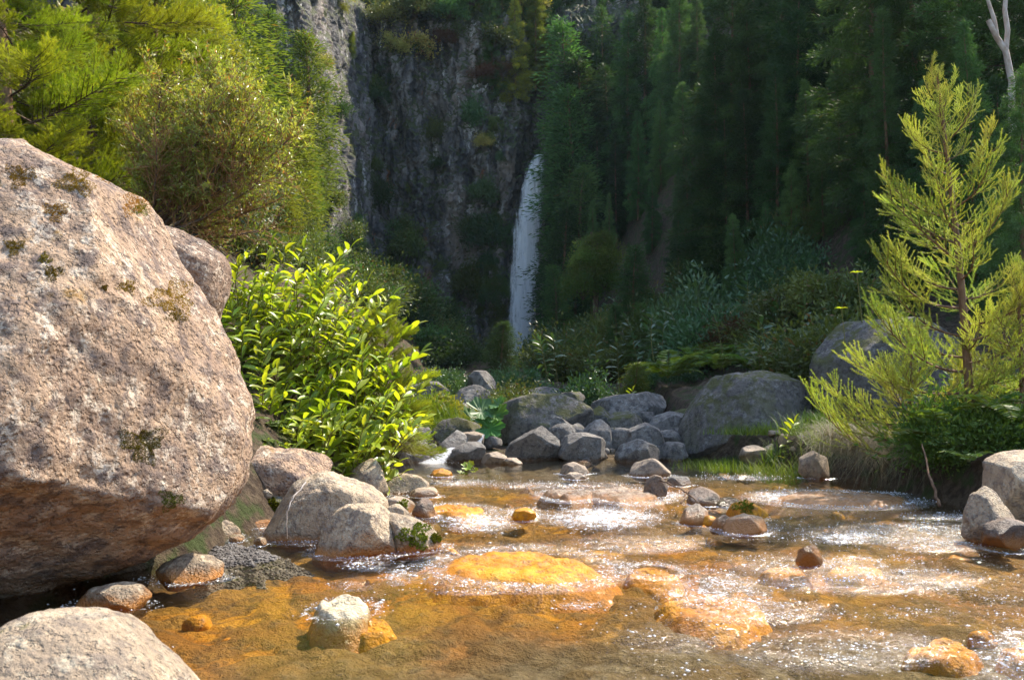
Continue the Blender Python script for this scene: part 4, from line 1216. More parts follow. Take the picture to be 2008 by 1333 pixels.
# ---------------------------------------------------------------- forest on the shaded right slope
GA = 'dark conifers on the slope right of the waterfall'
LA = 'dark conifer in the shaded stand just right of the waterfall'
for px, pt, Y, w in ((1090, 395, 50, .8), (1075, 60, 57, .9), (1110, 20, 58, .95), (1130, 130, 55, .9), (1175, 30, 54, 1.0), (1215, -30, 54, 1.0), (1260, 20, 52, 1.0), (1300, -60, 50, 1.0), (1345, -20, 49, 1.0),
                     (1100, 240, 54, .9), (1145, 260, 52, .9), (1200, 220, 50, .9), (1255, 200, 48, 1.0), (1310, 160, 46, 1.0), (1360, 140, 44, 1.0), (1130, 380, 50, .8), (1235, 350, 45, .9), (1300, 330, 43, .9),
                     (1350, 360, 40, .9), (1330, 470, 38, .8), (1085, 520, 47, .9), (1280, 500, 39, .8), (1180, 480, 44, .85), (1300, 420, 38, 1.1), (1340, 400, 37, 1.1), (1320, 300, 41, 1.1)):
    px = 1150 + (px - 1075) * .8
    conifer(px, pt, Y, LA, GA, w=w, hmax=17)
for px, pt, Y, w in ((1112, 45, 56, 1.3), (1118, 170, 54, 1.3), (1106, 300, 53, 1.2), (1104, 405, 50, 1.2), (1095, 520, 47, 1.3), (1135, 330, 52, 1.4), (1145, 120, 55, 1.4), (1130, 470, 49, 1.4)):
    conifer(px, pt, Y, 'narrow dark conifer at the edge of the waterfall, right side', 'narrow conifers at the right edge of the waterfall', slim=True, w=w, hmax=12)
GB = 'tall conifers of the nearer stand on the right slope'
LB = 'tall conifer in the nearer stand in the middle of the right slope'
for px, pt, Y, w in ((1430, -30, 32, 1.0), (1475, -120, 33, 1.05), (1530, -160, 32, 1.05), (1590, -180, 31, 1.1), (1650, -200, 30, 1.1), (1420, 200, 31, .8), (1460, 180, 30, .9), (1520, 130, 29, 1.0), (1580, 160, 28.5, 1.0), (1640, 120, 28, 1.0),
                     (1440, 420, 29, .75), (1500, 400, 28, .8), (1420, 560, 28.5, .7), (1555, -60, 30, .9), (1400, 60, 32, .9), (1610, 300, 27, .9), (1550, 330, 27.5, .9), (1470, 20, 31, .9), (1670, 10, 28, .9)):
    conifer(px, pt, Y, LB, GB, w=w, hmax=15)
GC = 'near conifers along the right edge'
LC = 'large conifer with drooping fronds at the upper right behind the young conifer'
for px, pt, Y, w in ((1700, -230, 25, 1.0), (1780, -260, 24, 1.0), (1870, -320, 23, 1.0), (1960, -330, 22, 1.0), (2060, -330, 22, 1.0), (1730, 20, 23, .8), (1820, 160, 21.5, .7), (1960, 150, 21, .8), (1690, 250, 24, .7), (1760, 330, 21, .6), (1930, 330, 20, .7), (2050, 120, 20, .8)):
    conifer(px, pt, Y, LC, GC, w=w, hmax=11)
conifer(1893, 45, 18.5, 'pointed conifer standing behind the top of the young conifer', None, 1, w=.8, hmax=6)
conifer(1237, 485, 33, 'slender dark conifer spire in front of the right slope', None, mat='conifer', slim=True, w=1.3)
conifer(1262, 596, 29, 'short dark conifer right of the slender spire', None, slim=True, w=1.6)
conifer(1210, 600, 31, 'short dark conifer left of the slender spire', None, slim=True, w=1.4)
conifer(982, 632, 30, 'small dark conifer standing left of the waterfall foot', None, slim=True, w=2.0)
conifer(1240, 712, 21, 'little yellow-green conifer sapling behind the long flat boulder', None, mat='conifer_lit', slim=True, w=2.4)
conifer(1452, 690, 24, 'young dark conifer above the great domed boulder', None, slim=True, w=1.6)
conifer(1375, 620, 31, 'dark young conifer at the foot of the nearer stand', None, slim=True, w=1.8)
e = obj('broadleaf_tree', None, loc=(P(1165, 700, 42).x, 42, Hs(P(1165, 700, 42).x, 42)))
tag(e, 'pale olive broadleaf tree glowing among the dark conifers', 'tree')
tv, tf = tube(np.array([[0, 0, -.2], [.1, 0, 3], [-.1, 0, 6]]), [.2, .14, .05], 7)
obj('trunk', new_mesh('trunk', tv, tf, [M['bark']]), e)
for dx, dz, r in ((0, 4.0, 1.0), (.4, 4.8, .8), (-.5, 3.2, .9), (.2, 5.5, .6), (.5, 3.6, .7), (-.4, 4.6, .7)):
    obj('foliage', shrub_mesh(int(r * 10) % 4, 'conifer_mid'), e, (dx, 0, dz - r * .4), (0, 0, r * 3), (r, r, r * 1.1))

# shrubs and undergrowth at the foot of the right slope
GU = 'undergrowth at the foot of the shaded right slope'
for k in range(60):
    px = R_.uniform(1050, 1640); Y = np.interp(px, [1050, 1640], [40, 22]) + R_.uniform(-5, 5)
    x = (px - 1004) / FPX * Y
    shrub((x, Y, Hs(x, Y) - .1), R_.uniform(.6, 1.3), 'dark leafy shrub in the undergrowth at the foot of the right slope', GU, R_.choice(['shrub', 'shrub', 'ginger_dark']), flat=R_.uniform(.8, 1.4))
for px, py, Y, r, m, lb in ((1690, 600, 20, .9, 'shrub', 'dark rounded shrub above the tall mossy boulder'), (1630, 560, 21, 1.0, 'shrub', 'dark shrub left of the young conifer, upper slope'), (1560, 590, 22, 1.0, 'shrub', 'dark bush between the nearer stand and the tall mossy boulder'),
                             (1560, 690, 20, .9, 'ginger_dark', 'blue-green leafy bush behind the great domed boulder'), (1320, 740, 23, .9, 'ginger_dark', 'blue-green bush left of the great domed boulder'),
                             (1450, 650, 24, .8, 'shrub_rust', 'small brown dead bush behind the great domed boulder')):
    q = P(px, py, Y)
    shrub((q.x, Y, q.z - r * .8), r, lb, None, m)

# ---------------------------------------------------------------- cliff vegetation
for k in range(95):
    px = R_.choice([R_.uniform(690, 1000), R_.uniform(700, 790), R_.uniform(930, 1000), R_.uniform(720, 990)])
    py = R_.choice([R_.uniform(100, 700), R_.uniform(380, 720), R_.uniform(450, 720)])
    q = P(px, py, 58.5)
    y = float(cliff_y([q.x], [q.z])[0])
    shrub((q.x, y + .15, q.z), R_.choice([.35, .45, .6, .8, 1.0]), 'small dark shrub clinging to the shaded cliff face', 'shrubs clinging to the cliff face', R_.choice(['shrub', 'shrub', 'shrub', 'conifer', 'ginger_dark']), flat=R_.uniform(.8, 1.5), rot=(R_.uniform(.2, .7), 0, R_.uniform(-.5, .5)))
for px, py, r, m, lb in ((950, 150, .9, 'shrub_rust', 'rusty red shrub on the cliff brow above the waterfall, right one'), (870, 75, .8, 'shrub_rust', 'rusty red shrub high on the cliff brow, left one'), (985, 140, .7, 'shrub_rust', 'rusty orange bush hanging above the waterfall lip'),
                         (950, 285, .6, 'shrub_lit', 'small yellowish shrub on the cliff left of the waterfall lip'), (685, 250, .8, 'shrub_lit', 'olive bush on the sunlit buttress of the cliff'), (690, 90, .55, 'shrub_yellow', 'little bright bush on top of the sunlit buttress')):
    q = P(px, py, 58.5); y = float(cliff_y([q.x], [q.z])[0])
    shrub((q.x, y - .1, q.z), r, lb, None, m, rot=(.4, 0, 0))
for k in range(26):     # vegetated apron left under the cliff
    px, Y = R_.uniform(690, 900), R_.uniform(40, 55)
    x = (px - 1004) / FPX * Y
    shrub((x, Y, Hs(x, Y) - .2), R_.uniform(1.0, 1.9), 'dense dark bush on the apron below the cliff, left of the waterfall', 'bushes on the apron below the cliff', R_.choice(['shrub', 'conifer']), flat=R_.uniform(.7, 1.1))
GT = 'trees along the cliff top'
for px, pt, Y, w in ((720, -40, 60.5, 1.1), (755, -90, 61.5, 1.1), (800, -50, 61, 1.1), (850, -110, 62, 1.1), (900, -60, 61, 1.1), (940, -120, 62, 1.1), (985, -70, 61, 1.1), (1020, -100, 61.5, 1.1), (1050, -40, 60.5, 1.1), (1010, -20, 59.5, 1.0), (965, -10, 59.5, .9), (770, -10, 59.5, 1.0)):
    tip = P(px, pt, Y)
    conifer(px, pt, Y, 'conifer on the cliff top, in plain or sunlit leaf colour', GT, mat=R_.choice(['conifer', 'conifer_lit']), w=w, base=tip.z - 8)
for k in range(26):
    px = 560 + k * 33; Y = R_.uniform(63, 68); tip = P(px, R_.uniform(-190, -60), Y)
    conifer(px, HOR - (tip.z - CAMZ) / Y * FPX, Y, 'conifer on the skyline behind the cliff brow', 'conifers on the skyline behind the cliff', w=1.2, base=tip.z - 11)
for k in range(30):
    px, py = R_.uniform(560, 1060), R_.uniform(-20, 95)
    q = P(px, py, 59)
    y = float(cliff_y([q.x], [min(q.z, 27)])[0])
    shrub((q.x, y, q.z - .4), R_.uniform(.7, 1.4), 'bush overhanging the cliff brow', 'bushes overhanging the cliff brow', R_.choice(['shrub', 'shrub_lit', 'conifer']), rot=(.35, 0, R_.uniform(0, 6)))

# ---------------------------------------------------------------- sunlit left slope
for px, pt, Y, w, lb in ((538, 32, 41, 1.15, 'slim sunlit conifer high on the left slope, furthest left of its row'), (607, 66, 42, 1.15, 'slim conifer beside the sunlit cliff buttress'), (580, 170, 38, 1.2, 'tall yellowish conifer in the middle of the left slope'),
                         (548, 268, 33, 1.2, 'short bright conifer below the tall yellowish one'), (600, 290, 40, 1.2, 'green conifer at the lower edge of the left slope, next to the cliff shadow'), (688, 62, 55.5, 1.0, 'tiny bright conifer on the cliff buttress top'), (470, -30, 36, 1.3, 'conifer cropped by the top edge on the left slope')):
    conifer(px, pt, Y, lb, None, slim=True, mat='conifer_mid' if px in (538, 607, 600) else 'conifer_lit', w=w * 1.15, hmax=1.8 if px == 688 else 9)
for k in range(95):
    px = R_.uniform(300, 640); Y = R_.uniform(22, 52)
    if px > 470 and R_.random() < .65: continue
    x = (px - 1004) / FPX * Y - R_.uniform(0, 3)
    shrub((x, Y, Hs(x, Y) - .2), R_.uniform(.9, 1.9), 'bush covering the steep left slope', 'bushes covering the steep left slope', R_.choice(['shrub_lit', 'shrub_lit', 'shrub', 'conifer_lit'] if px < 470 else ['shrub']), flat=R_.uniform(.9, 1.5))  # right-hand bushes take the darker leaf colour to stand for shade
for px, pt, Y in ((345, -120, 26), (290, -160, 24), (385, -60, 28), (230, -220, 24), (415, -90, 33)):
    conifer(px, pt, Y, 'yellow-green conifer at the top of the left slope, behind the feathery branches', 'conifers at the top of the left slope', mat='feather', hmax=9, w=.9)
for px, py, Y, r in ((390, 50, 22, .9), (425, 80, 24, .8), (350, 20, 21, 1.0), (450, 140, 26, .8)):
    q = P(px, py, Y)
    shrub((q.x, Y, q.z - r), r, 'bright yellow-green leafy crown at the top left of the valley', 'yellow-green crowns at the top left', 'shrub_yellow', 3)

# ---------------------------------------------------------------- big feathery conifer, upper left
FB = [conifer_branch(s, 1.8, 16, .36, 7, .11, .012, 5, .05, .0045, -.12, .5, .014, .3, [M['feather'], M['bark']]) for s in (31, 32, 33)]


def aim(d, roll=0.0):
    d = Vector(d).normalized()
    z = Vector((0, 0, 1)) - d * d.z
    if z.length < 1e-4: z = Vector((0, 1, 0))
    z.normalize()
    y = z.cross(d)
    m = Matrix((d, y, z)).transposed()
    return (m @ Matrix.Rotation(roll, 3, 'X')).to_euler()


def branchy_tree(name, label, trunk_px, Y, protos, L, spec, twood, seed, base=None, cat='tree'):
    """spec: list of (t along trunk, azimuth, length, elevation)"""
    r = random.Random(seed)
    pts = [P(a, b, Y) for a, b in trunk_px]
    if base is not None: pts[0].z = base
    o0 = pts[0].copy()
    e = obj(name, None, loc=o0)
    tag(e, label, cat)
    loc = np.array([tuple(p - o0) for p in pts])
    s = np.linspace(0, 1, len(loc)); ss = np.linspace(0, 1, 24)
    cur = np.stack([np.interp(ss, s, loc[:, k]) for k in range(3)], 1)
    for _ in range(2): cur[1:-1] = (cur[:-2] + cur[1:-1] * 2 + cur[2:]) / 4
    v, f = tube(cur, twood * (1 - ss) ** .8 + .006, 9)
    obj('trunk', new_mesh('trunk', v, f, [M['bark_red']]), e)
    for t, az, ln, el in spec:
        p = Vector([np.interp(t, ss, cur[:, k]) for k in range(3)])
        d = Vector((math.cos(az) * math.cos(el), math.sin(az) * math.cos(el), math.sin(el)))
        obj('branch', r.choice(protos), e, p, aim(d, r.uniform(-.5, .5)), ln / L)
    return e


sp1 = []
for k in range(78):
    t = .05 + .93 * k / 78
    sp1.append((t, k * 2.4 + R_.uniform(-.3, .3), R_.uniform(1.7, 2.9) * (1.1 - .5 * t), R_.uniform(-.25, .3)))
branchy_tree('conifer_tree', 'large bright conifer with feathery hanging branches in the upper left corner', [(170, 420), (175, 200), (185, 0), (190, -250), (200, -520)], 15.5, FB, 1.8, sp1, .16, 8)
sp2 = []
for k in range(60):
    t = .08 + .9 * k / 60
    sp2.append((t, k * 2.4 + R_.uniform(-.3, .3), R_.uniform(1.5, 2.5) * (1.1 - .5 * t), R_.uniform(-.2, .35)))
branchy_tree('conifer_tree', 'feathery conifer at the far left edge above the giant boulder', [(20, 450), (10, 200), (0, 0), (-10, -300)], 13.0, FB, 1.8, sp2, .14, 9)
sp3 = [(.1 + .88 * k / 46, k * 2.4, R_.uniform(1.2, 2.0) * (1.05 - .6 * k / 46), R_.uniform(-.1, .45)) for k in range(46)]
branchy_tree('conifer_tree', 'bright feathery conifer between the left edge trees and the olive shrub', [(300, 330), (300, 180), (305, 40), (310, -120)], 17.0, FB, 1.8, sp3, .1, 10)

# ---------------------------------------------------------------- olive shrub with bare brown branches, left
def bare_shrub():
    r = np.random.default_rng(61)
    Y = 12.5
    root = P(290, 470, Y)
    e = obj('branching_shrub', None, loc=root)
    tag(e, 'olive shrub with bare orange-brown twigs rising behind the giant boulder', 'shrub')
    tips = [(465, 165), (505, 195), (265, 210), (385, 160), (330, 180), (450, 200), (535, 245), (300, 240), (420, 140), (560, 320), (545, 390), (520, 280), (460, 240), (400, 220), (340, 250), (540, 440), (480, 330), (310, 290), (430, 190), (500, 220), (520, 360), (440, 300), (560, 280)]
    for (tx, ty) in tips:
        wb = MB(); lb, ld = [], []
        a = np.zeros(3); dpt = r.uniform(-1.0, .9)
        b = np.array(tuple(P(tx, ty, Y + dpt) - root))
        m = a + (b - a) * .45 + np.array([0, 0, -.12 + r.uniform(-.1, .1)])
        ss = np.linspace(0, 1, 14)[:, None]
        c = a * (1 - ss) ** 2 + 2 * m * ss * (1 - ss) + b * ss ** 2 + np.cumsum(r.normal(size=(14, 3)) * .012, 0)
        v, f = tube(c, np.linspace(.035, .008, 14), 6); wb.add(v, f, 0)
        for q in range(46):
            t = r.uniform(.3, 1); i = min(12, int(t * 13)); p0 = c[i] + (c[i + 1] - c[i]) * (t * 13 - i)
            d = nrm(nrm(c[i + 1] - c[i]) * .7 + r.normal(size=3) * .6 + np.array([0, 0, .25]))
            ll = r.uniform(.25, .6)
            c2 = np.stack([p0 + d * ll * z + r.normal(size=3) * .015 + np.array([0, 0, .1 * ll * z * z]) for z in np.linspace(0, 1, 6)])
            v, f = tube(c2, np.linspace(.007, .002, 6), 4); wb.add(v, f, 1)
            for w in range(6):
                z0 = c2[r.integers(1, 6)]; d2 = nrm(d + r.normal(size=3) * .6); l2 = r.uniform(.1, .28)
                v, f = tube(np.stack([z0, z0 + d2 * l2 * .5 + r.normal(size=3) * .01, z0 + d2 * l2]), [.0032, .0025, .0015], 3); wb.add(v, f, 1)
                nl = 9 if ty < 290 else (3 if r.uniform() < .5 else 0)
                for z in range(nl):
                    lb.append(z0 + d2 * l2 * r.uniform(.1, 1.0)); ld.append(nrm(d2 * .7 + r.normal(size=3) * .6 + np.array([0, 0, .2])))
        obj('branch', wb.mesh('branch', [M['bark'], M['twig']]), e)
        V, F = leaves_arr(np.array(lb), np.array(ld), r.uniform(.045, .085, len(lb)), r.uniform(.016, .026, len(lb)), r, .25)
        obj('foliage', new_mesh('foliage', V, F, [M['olive']], False), e)


bare_shrub()

# ---------------------------------------------------------------- wild ginger thicket on the left bank
def ginger_leaf(seed, L=.25, W=.075):
    r = np.random.default_rng(seed)
    n = 9
    s = np.linspace(0, 1, n)
    w = W * np.sin(np.pi * np.clip(s * .93 + .05, 0, 1)) ** .75 / 2
    w[-1] = .001
    dr = r.uniform(.10, .34)
    cx = L * s * (1 - .1 * dr * s); cz = .22 * L * s - dr * L * s ** 2.2
    tw = r.uniform(-.3, .3)
    wav = .08 * np.sin(s * 9 + seed)
    V = []
    for i in range(n):
        a = tw * s[i]
        V += [(cx[i], w[i] * math.cos(a), cz[i] + w[i] * (.35 + wav[i]) + w[i] * math.sin(a)), (cx[i], 0, cz[i]), (cx[i], -w[i] * math.cos(a), cz[i] + w[i] * (.35 - wav[i]) - w[i] * math.sin(a))]
    F = []
    for i in range(n - 1):
        for k in (0, 1): F.append([i * 3 + k, i * 3 + k + 1, i * 3 + k + 4, i * 3 + k + 3])
    return np.array(V), np.array(F)


GL = {}
for m_ in ('ginger', 'ginger_dark'):
    GL[m_] = [new_mesh('leaf', *ginger_leaf(s), [M[m_]]) for s in (1, 2, 3, 4, 5)]


def ginger_proto(seed, mat):
    r = random.Random(seed)
    hh = 1.35
    e = bpy.data.objects.new('wild_ginger', None)
    cur = np.array([[.05 * t * t + .22 * t ** 2.5, .03 * math.sin(t * 4 + seed), hh * t - .12 * t ** 3] for t in np.linspace(0, 1, 9)])
    v, f = tube(cur, np.linspace(.013, .006, 9), 5)
    parts = [('stem', new_mesh('stem', v, f, [M['stem']]), (0, 0, 0), (0, 0, 0), 1.0)]
    n = 14
    for k in range(n):
        t = .22 + .78 * k / (n - 1)
        p = [np.interp(t, np.linspace(0, 1, 9), cur[:, q]) for q in range(3)]
        az = (math.pi / 2 if k % 2 else -math.pi / 2) + r.uniform(-.7, .7)
        el = .05 + .4 * t + r.uniform(-.35, .3)
        if k == n - 1: az, el = 0.0, 1.1
        d = (math.cos(az) * math.cos(el), math.sin(az) * math.cos(el), math.sin(el))
        parts.append(('leaf', r.choice(GL[mat]), p, aim(d, r.uniform(-.4, .4)), r.uniform(.6, 1.25) * (.8 + .35 * math.sin(t * 3))))
    return parts


GP = {m_: [ginger_proto(s, m_) for s in (1, 2, 3, 4)] for m_ in ('ginger', 'ginger_dark')}


def ginger(loc, s, rot, label, group, mat='ginger'):
    e = obj('wild_ginger', None, loc=loc, rot=rot, scale=s)
    for nm, me, l, ro, sc in R_.choice(GP[mat]): obj(nm, me, e, l, ro, sc)
    return tag(e, label, 'plant', group)


GGL = 'bright green wild ginger stem in the sunlit thicket on the left bank'
cnt = 0
tries = 0
while cnt < 290 and tries < 4000:
    tries += 1
    px = R_.uniform(425, 790); py = R_.uniform(470, 885)
    # outline of the thicket in the photograph
    top = np.interp(px, [420, 560, 640, 700, 725, 770, 795], [440, 445, 480, 530, 590, 690, 790])
    if py < top + 10: continue
    if px > np.interp(py, [450, 600, 750, 830, 890], [630, 715, 760, 750, 710]): continue
    Y = np.interp(py, [470, 885], [12.6, 9.7]) + R_.uniform(-.3, .3)
    q = P(px, py, Y)
    # plants lean out of the bank toward light and stream
    ginger((q.x - .1, Y + .35, q.z - .95), R_.uniform(.65, .95), (R_.uniform(-.15, .55), R_.uniform(.0, .6), R_.uniform(-1.2, .9)), GGL, 'wild ginger thicket on the left bank')
    cnt += 1
# earth bank that carries the thicket
def thicket_bank():
    n = 60
    a = np.linspace(0, 1, n)
    A, B = np.meshgrid(a, a)
    px = 380 + A.ravel() * 390; py = 560 + B.ravel() * 360
    px = np.minimum(px, np.interp(py, [450, 600, 750, 830, 930], [560, 640, 715, 735, 740]))
    Y = np.interp(py, [560, 920], [13.4, 11.1])
    V = np.array([tuple(P(u, v + 40, w)) for u, v, w in zip(px, py, Y)])
    V[:, 1] += .35 * fbm(V * 1.3, 4, 88)
    i = np.arange(n * n).reshape(n, n)
    F = np.stack([i[:-1, :-1], i[1:, :-1], i[1:, 1:], i[:-1, 1:]], -1).reshape(-1, 4)
    # solid: back skirt
    Vb = V.copy(); Vb[:, 1] += 2.5; Vb[:, 0] -= 1.5
    V2 = np.concatenate([V, Vb]); F2 = np.concatenate([F, F[:, ::-1] + n * n])
    edge = np.concatenate([i[0, :], i[1:, -1], i[-1, -2::-1], i[-2:0:-1, 0]])
    E = np.stack([edge, np.roll(edge, -1), np.roll(edge, -1) + n * n, edge + n * n], 1)
    me = new_mesh('earth_bank', V2, [F2, E], [M['soil']])
    tag(obj('earth_bank', me), 'dark earth bank under the wild ginger thicket', 'bank', kind='structure')


M['soil'] = plain_mat('dark_soil', (0.04, 0.03, 0.018), (0.09, 0.065, 0.03), 9, .9, .8)
thicket_bank()

# ginger in the shaded leaf colour at the foot of the right slope and behind the boulders
for k in range(26):
    px = R_.choice([R_.uniform(1050, 1240), R_.uniform(1240, 1420), R_.uniform(1470, 1620)])
    Y = np.interp(px, [1050, 1640], [31, 20]) + R_.uniform(-4, 3)
    x = (px - 1004) / FPX * Y
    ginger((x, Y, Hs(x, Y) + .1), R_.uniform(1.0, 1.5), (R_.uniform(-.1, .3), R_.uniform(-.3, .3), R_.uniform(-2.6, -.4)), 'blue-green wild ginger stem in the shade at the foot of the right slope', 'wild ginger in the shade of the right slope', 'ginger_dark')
for px, Y, lb in ((1535, 13.6, 'leafy ginger plant on the bank in front of the great domed boulder'), (1230, 20.5, 'wild ginger by the little yellow-green sapling')):
    x = (px - 1004) / FPX * Y
    ginger((x, Y, Hs(x, Y) - .1), .62, (0, .1, -1.2), lb, None, 'ginger')

# ---------------------------------------------------------------- young conifers near the stream
YB = [conifer_branch(s, 1.0, 7, .46, 4, .22, .0065, 6, .023, .0034, .36, .7, .012, .3, [M['young'], M['bark_red']]) for s in (41, 42, 43, 44)]


def young_spec(n, Lb, Lt, seed, lo=.12, wid=1.0):
    r = random.Random(seed)
    out = []
    for k in range(n):
        t = lo + (1 - lo) * k / (n - 1) * .985
        ln = (Lb + (Lt - Lb) * t ** 1.1) * r.uniform(.6, 1.25)
        out.append((t, k * 2.4 + r.uniform(-.35, .35), ln, np.interp(t, [0, .5, .85, 1], [.0, .32, .65, 1.15]) + r.uniform(-.15, .15)))
    return out


bx = P(1908, 905, 10.5)
branchy_tree('young_conifer', 'bright yellow-green young conifer on the right bank', [(1908, 905), (1902, 780), (1893, 660), (1880, 500), (1862, 350), (1848, 230), (1838, 150)], 10.5, YB, 1.0, young_spec(44, 1.5, .24, 3, .16), .055, 3, base=Hs(bx.x, 10.5) - .1)
branchy_tree('young_conifer', 'bushy bright young conifer cut by the right edge', [(2010, 900), (2005, 760), (2000, 640), (1998, 560)], 10.2, YB, 1.0, young_spec(30, .85, .3, 4, .15), .035, 4)
branchy_tree('young_conifer', 'low spreading conifer below the young conifer, over the dry grass', [(1800, 930), (1795, 860), (1785, 790), (1780, 740)], 10.9, YB, 1.0, young_spec(24, 1.25, .5, 5, .1), .03, 5)
branchy_tree('young_conifer', 'bright feathery young conifer at the right tip of the ginger thicket', [(735, 890), (748, 820), (752, 740), (756, 680), (755, 630)], 11.9, FB, 1.8, [(t, a, l * .85, el) for t, a, l, el in young_spec(64, .95, .35, 6, .05)], .025, 6)
branchy_tree('young_conifer', 'small feathery conifer leaning out below the thicket tip', [(752, 890), (766, 840), (778, 790), (782, 760)], 11.6, FB, 1.8, [(t, a, l * .7, el) for t, a, l, el in young_spec(40, .95, .4, 7, .05)], .02, 7)

# ---------------------------------------------------------------- ferns, grasses, broad leaves, sticks, moss
def frond_mesh(seed, L=.7, mat='fern'):
    r = np.random.default_rng(seed)
    n = 22
    s = np.linspace(0, 1, n)
    ax = np.stack([L * s * (1 - .12 * s), 0 * s, L * (.5 * s - .62 * s ** 2)], 1)
    wb = MB()
    v, f = tube(ax, np.linspace(.006, .0015, n), 4); wb.add(v, f, 1)
    B, D, LL = [], [], []
    for i in range(2, n):
        fw = nrm(ax[i] - ax[i - 1])
        for sg in (-1, 1):
            w = .26 * L * math.sin(math.pi * min(1, s[i] * .9 + .1)) ** .8 + .01
            B.append(ax[i]); D.append(nrm(fw * .35 + np.array([0, sg, -.12 + r.normal() * .06]))); LL.append(w)
    LL = np.array(LL)
    V, F = leaves_arr(np.array(B), np.array(D), LL, LL * .22 + .012, r, .1)
    wb.add(V, F, 0)
    return wb.mesh('frond', [M[mat], M['stem']], False)


FR = [frond_mesh(s) for s in (1, 2, 3)]


def fern(loc, s, label, n=9, group=None, up=.5):
    e = obj('fern', None, loc=loc, scale=s)
    for k in range(n):
        az = k * 2.4 + R_.uniform(-.3, .3); el = up + R_.uniform(-.25, .35)
        obj('frond', R_.choice(FR), e, (0, 0, 0), aim((math.cos(az) * math.cos(el), math.sin(az) * math.cos(el), math.sin(el))), R_.uniform(.8, 1.15))
    return tag(e, label, 'fern', group)


def at_ground(px, Y, dz=0.0):
    x = (px - 1004) / FPX * Y
    return (x, Y, Hs(x, Y) + dz)


q = P(1945, 800, 9.6); fern(tuple(q), .8, 'pale fern hanging from the right bank under the young conifer', 7, None, .1)
q = P(1900, 905, 9.2); fern(tuple(q), .6, 'bright green fern frond in front of the dark bank hollow', 4, None, .2)
for k in range(14):
    fern(at_ground(R_.uniform(1300, 1640), R_.uniform(19, 26), .25), R_.uniform(1.1, 1.8), 'dark fern in the shade behind the great domed boulder', 9, 'ferns in the shade at right', .5)
for px, Y, lb in ((870, 21, 'pale bush-like fern on the bluish boulder far back left'), (800, 18.2, 'fern with yellowing fronds beside the thicket tip'), (840, 18.8, 'green fern above the dark sloping boulders')):
    fern(at_ground(px, Y, .25), 1.1, lb, 12)
for px, py, Y, r, m, lb in ((865, 735, 22.8, .75, 'ginger_dark', 'rounded pale green bush above the bluish boulder'), (1000, 770, 21, .7, 'shrub', 'dark bush below the waterfall foot'), (880, 800, 18.8, .5, 'shrub_yellow', 'yellow-green leafy clump on the left rocks'),
                            (835, 800, 18.5, .55, 'grass', 'bright green leafy clump left of the ribbed leaves'), (970, 790, 20, .55, 'shrub', 'dark leafy clump behind the ribbed leaves'), (1010, 740, 24, .7, 'ginger_dark', 'dark bush right of the small dark conifer'),
                            (1150, 760, 21.5, .7, 'ginger_dark', 'blue-green bush behind the olive-brown boulder')):
    q = P(px, py, Y)
    shrub((q.x, Y, max(q.z - r * .9, Hs(q.x, Y) - .2)), r, lb, None, m)


def grass_mesh(seed, n, L, W, droop, spread, mat, rootr=.1):
    r = np.random.default_rng(seed)
    V, F = [], []
    for k in range(n):
        a = r.uniform(0, 6.283); sp_ = abs(r.normal()) * spread
        d = np.array([math.cos(a) * sp_, math.sin(a) * sp_, 1.0]); d /= np.linalg.norm(d)
        o = np.array([r.normal() * rootr, r.normal() * rootr, 0])
        l = L * r.uniform(.6, 1.2); sd = np.array([-math.sin(a), math.cos(a), 0]) * W / 2
        m = 5; b = len(V)
        for i in range(m):
            s = i / (m - 1)
            p = o + d * l * s + np.array([math.cos(a), math.sin(a), 0]) * droop * l * s * s * .6 + np.array([0, 0, -droop * l * s ** 2.2])
            ww = sd * (1 - s * .92)
            V += [p - ww, p + ww]
        for i in range(m - 1): F.append([b + 2 * i, b + 2 * i + 1, b + 2 * i + 3, b + 2 * i + 2])
    return new_mesh('grass_tuft', np.array(V), np.array(F), [M[mat]], True)


G1 = [grass_mesh(s, 130, .36, .007, .35, .6, 'grass', .10) for s in (1, 2)]
G2 = [grass_mesh(s, 120, .75, .006, 1.1, .8, 'drygrass', .09) for s in (3, 4)]
G3 = [grass_mesh(s, 420, .11, .006, .1, .9, 'grass', .14) for s in (5, 6)]
for px, Y in ((1395, 14.4), (1415, 14.0), (1440, 14.2), (1390, 14.9), (1425, 14.7), (1455, 14.8)):
    o = obj('grass_tuft', R_.choice(G3), loc=at_ground(px, Y, .12), rot=(0, 0, R_.uniform(0, 6)), scale=R_.uniform(1.3, 2.0))
    tag(o, 'low bright green cushion of grass at the left foot of the great domed boulder', 'grass', 'grass cushions at the foot of the great domed boulder')
for k in range(22):
    px = R_.uniform(1480, 1640); Y = R_.uniform(12.6, 14.6)
    o = obj('grass_tuft', R_.choice(G1), loc=at_ground(px, Y, .02), rot=(0, 0, R_.uniform(0, 6)), scale=R_.uniform(.9, 1.6))
    tag(o, 'fine green grass tuft on the right bank between the boulders', 'grass', 'green grass tufts on the right bank')
for k in range(26):
    px = R_.uniform(1595, 1830); Y = np.interp(px, [1595, 1830], [12.0, 10.2]) + R_.uniform(-.1, .5)
    x = (px - 1004) / FPX * Y
    o = obj('grass_tuft', R_.choice(G2), loc=(x, Y, Wl(Y) + R_.uniform(.32, .62)), rot=(.35, 0, R_.uniform(-.5, .5)), scale=R_.uniform(.55, .95))
    tag(o, 'dry straw-coloured grass hanging over the right bank edge', 'grass', 'dry hanging grass on the right bank')
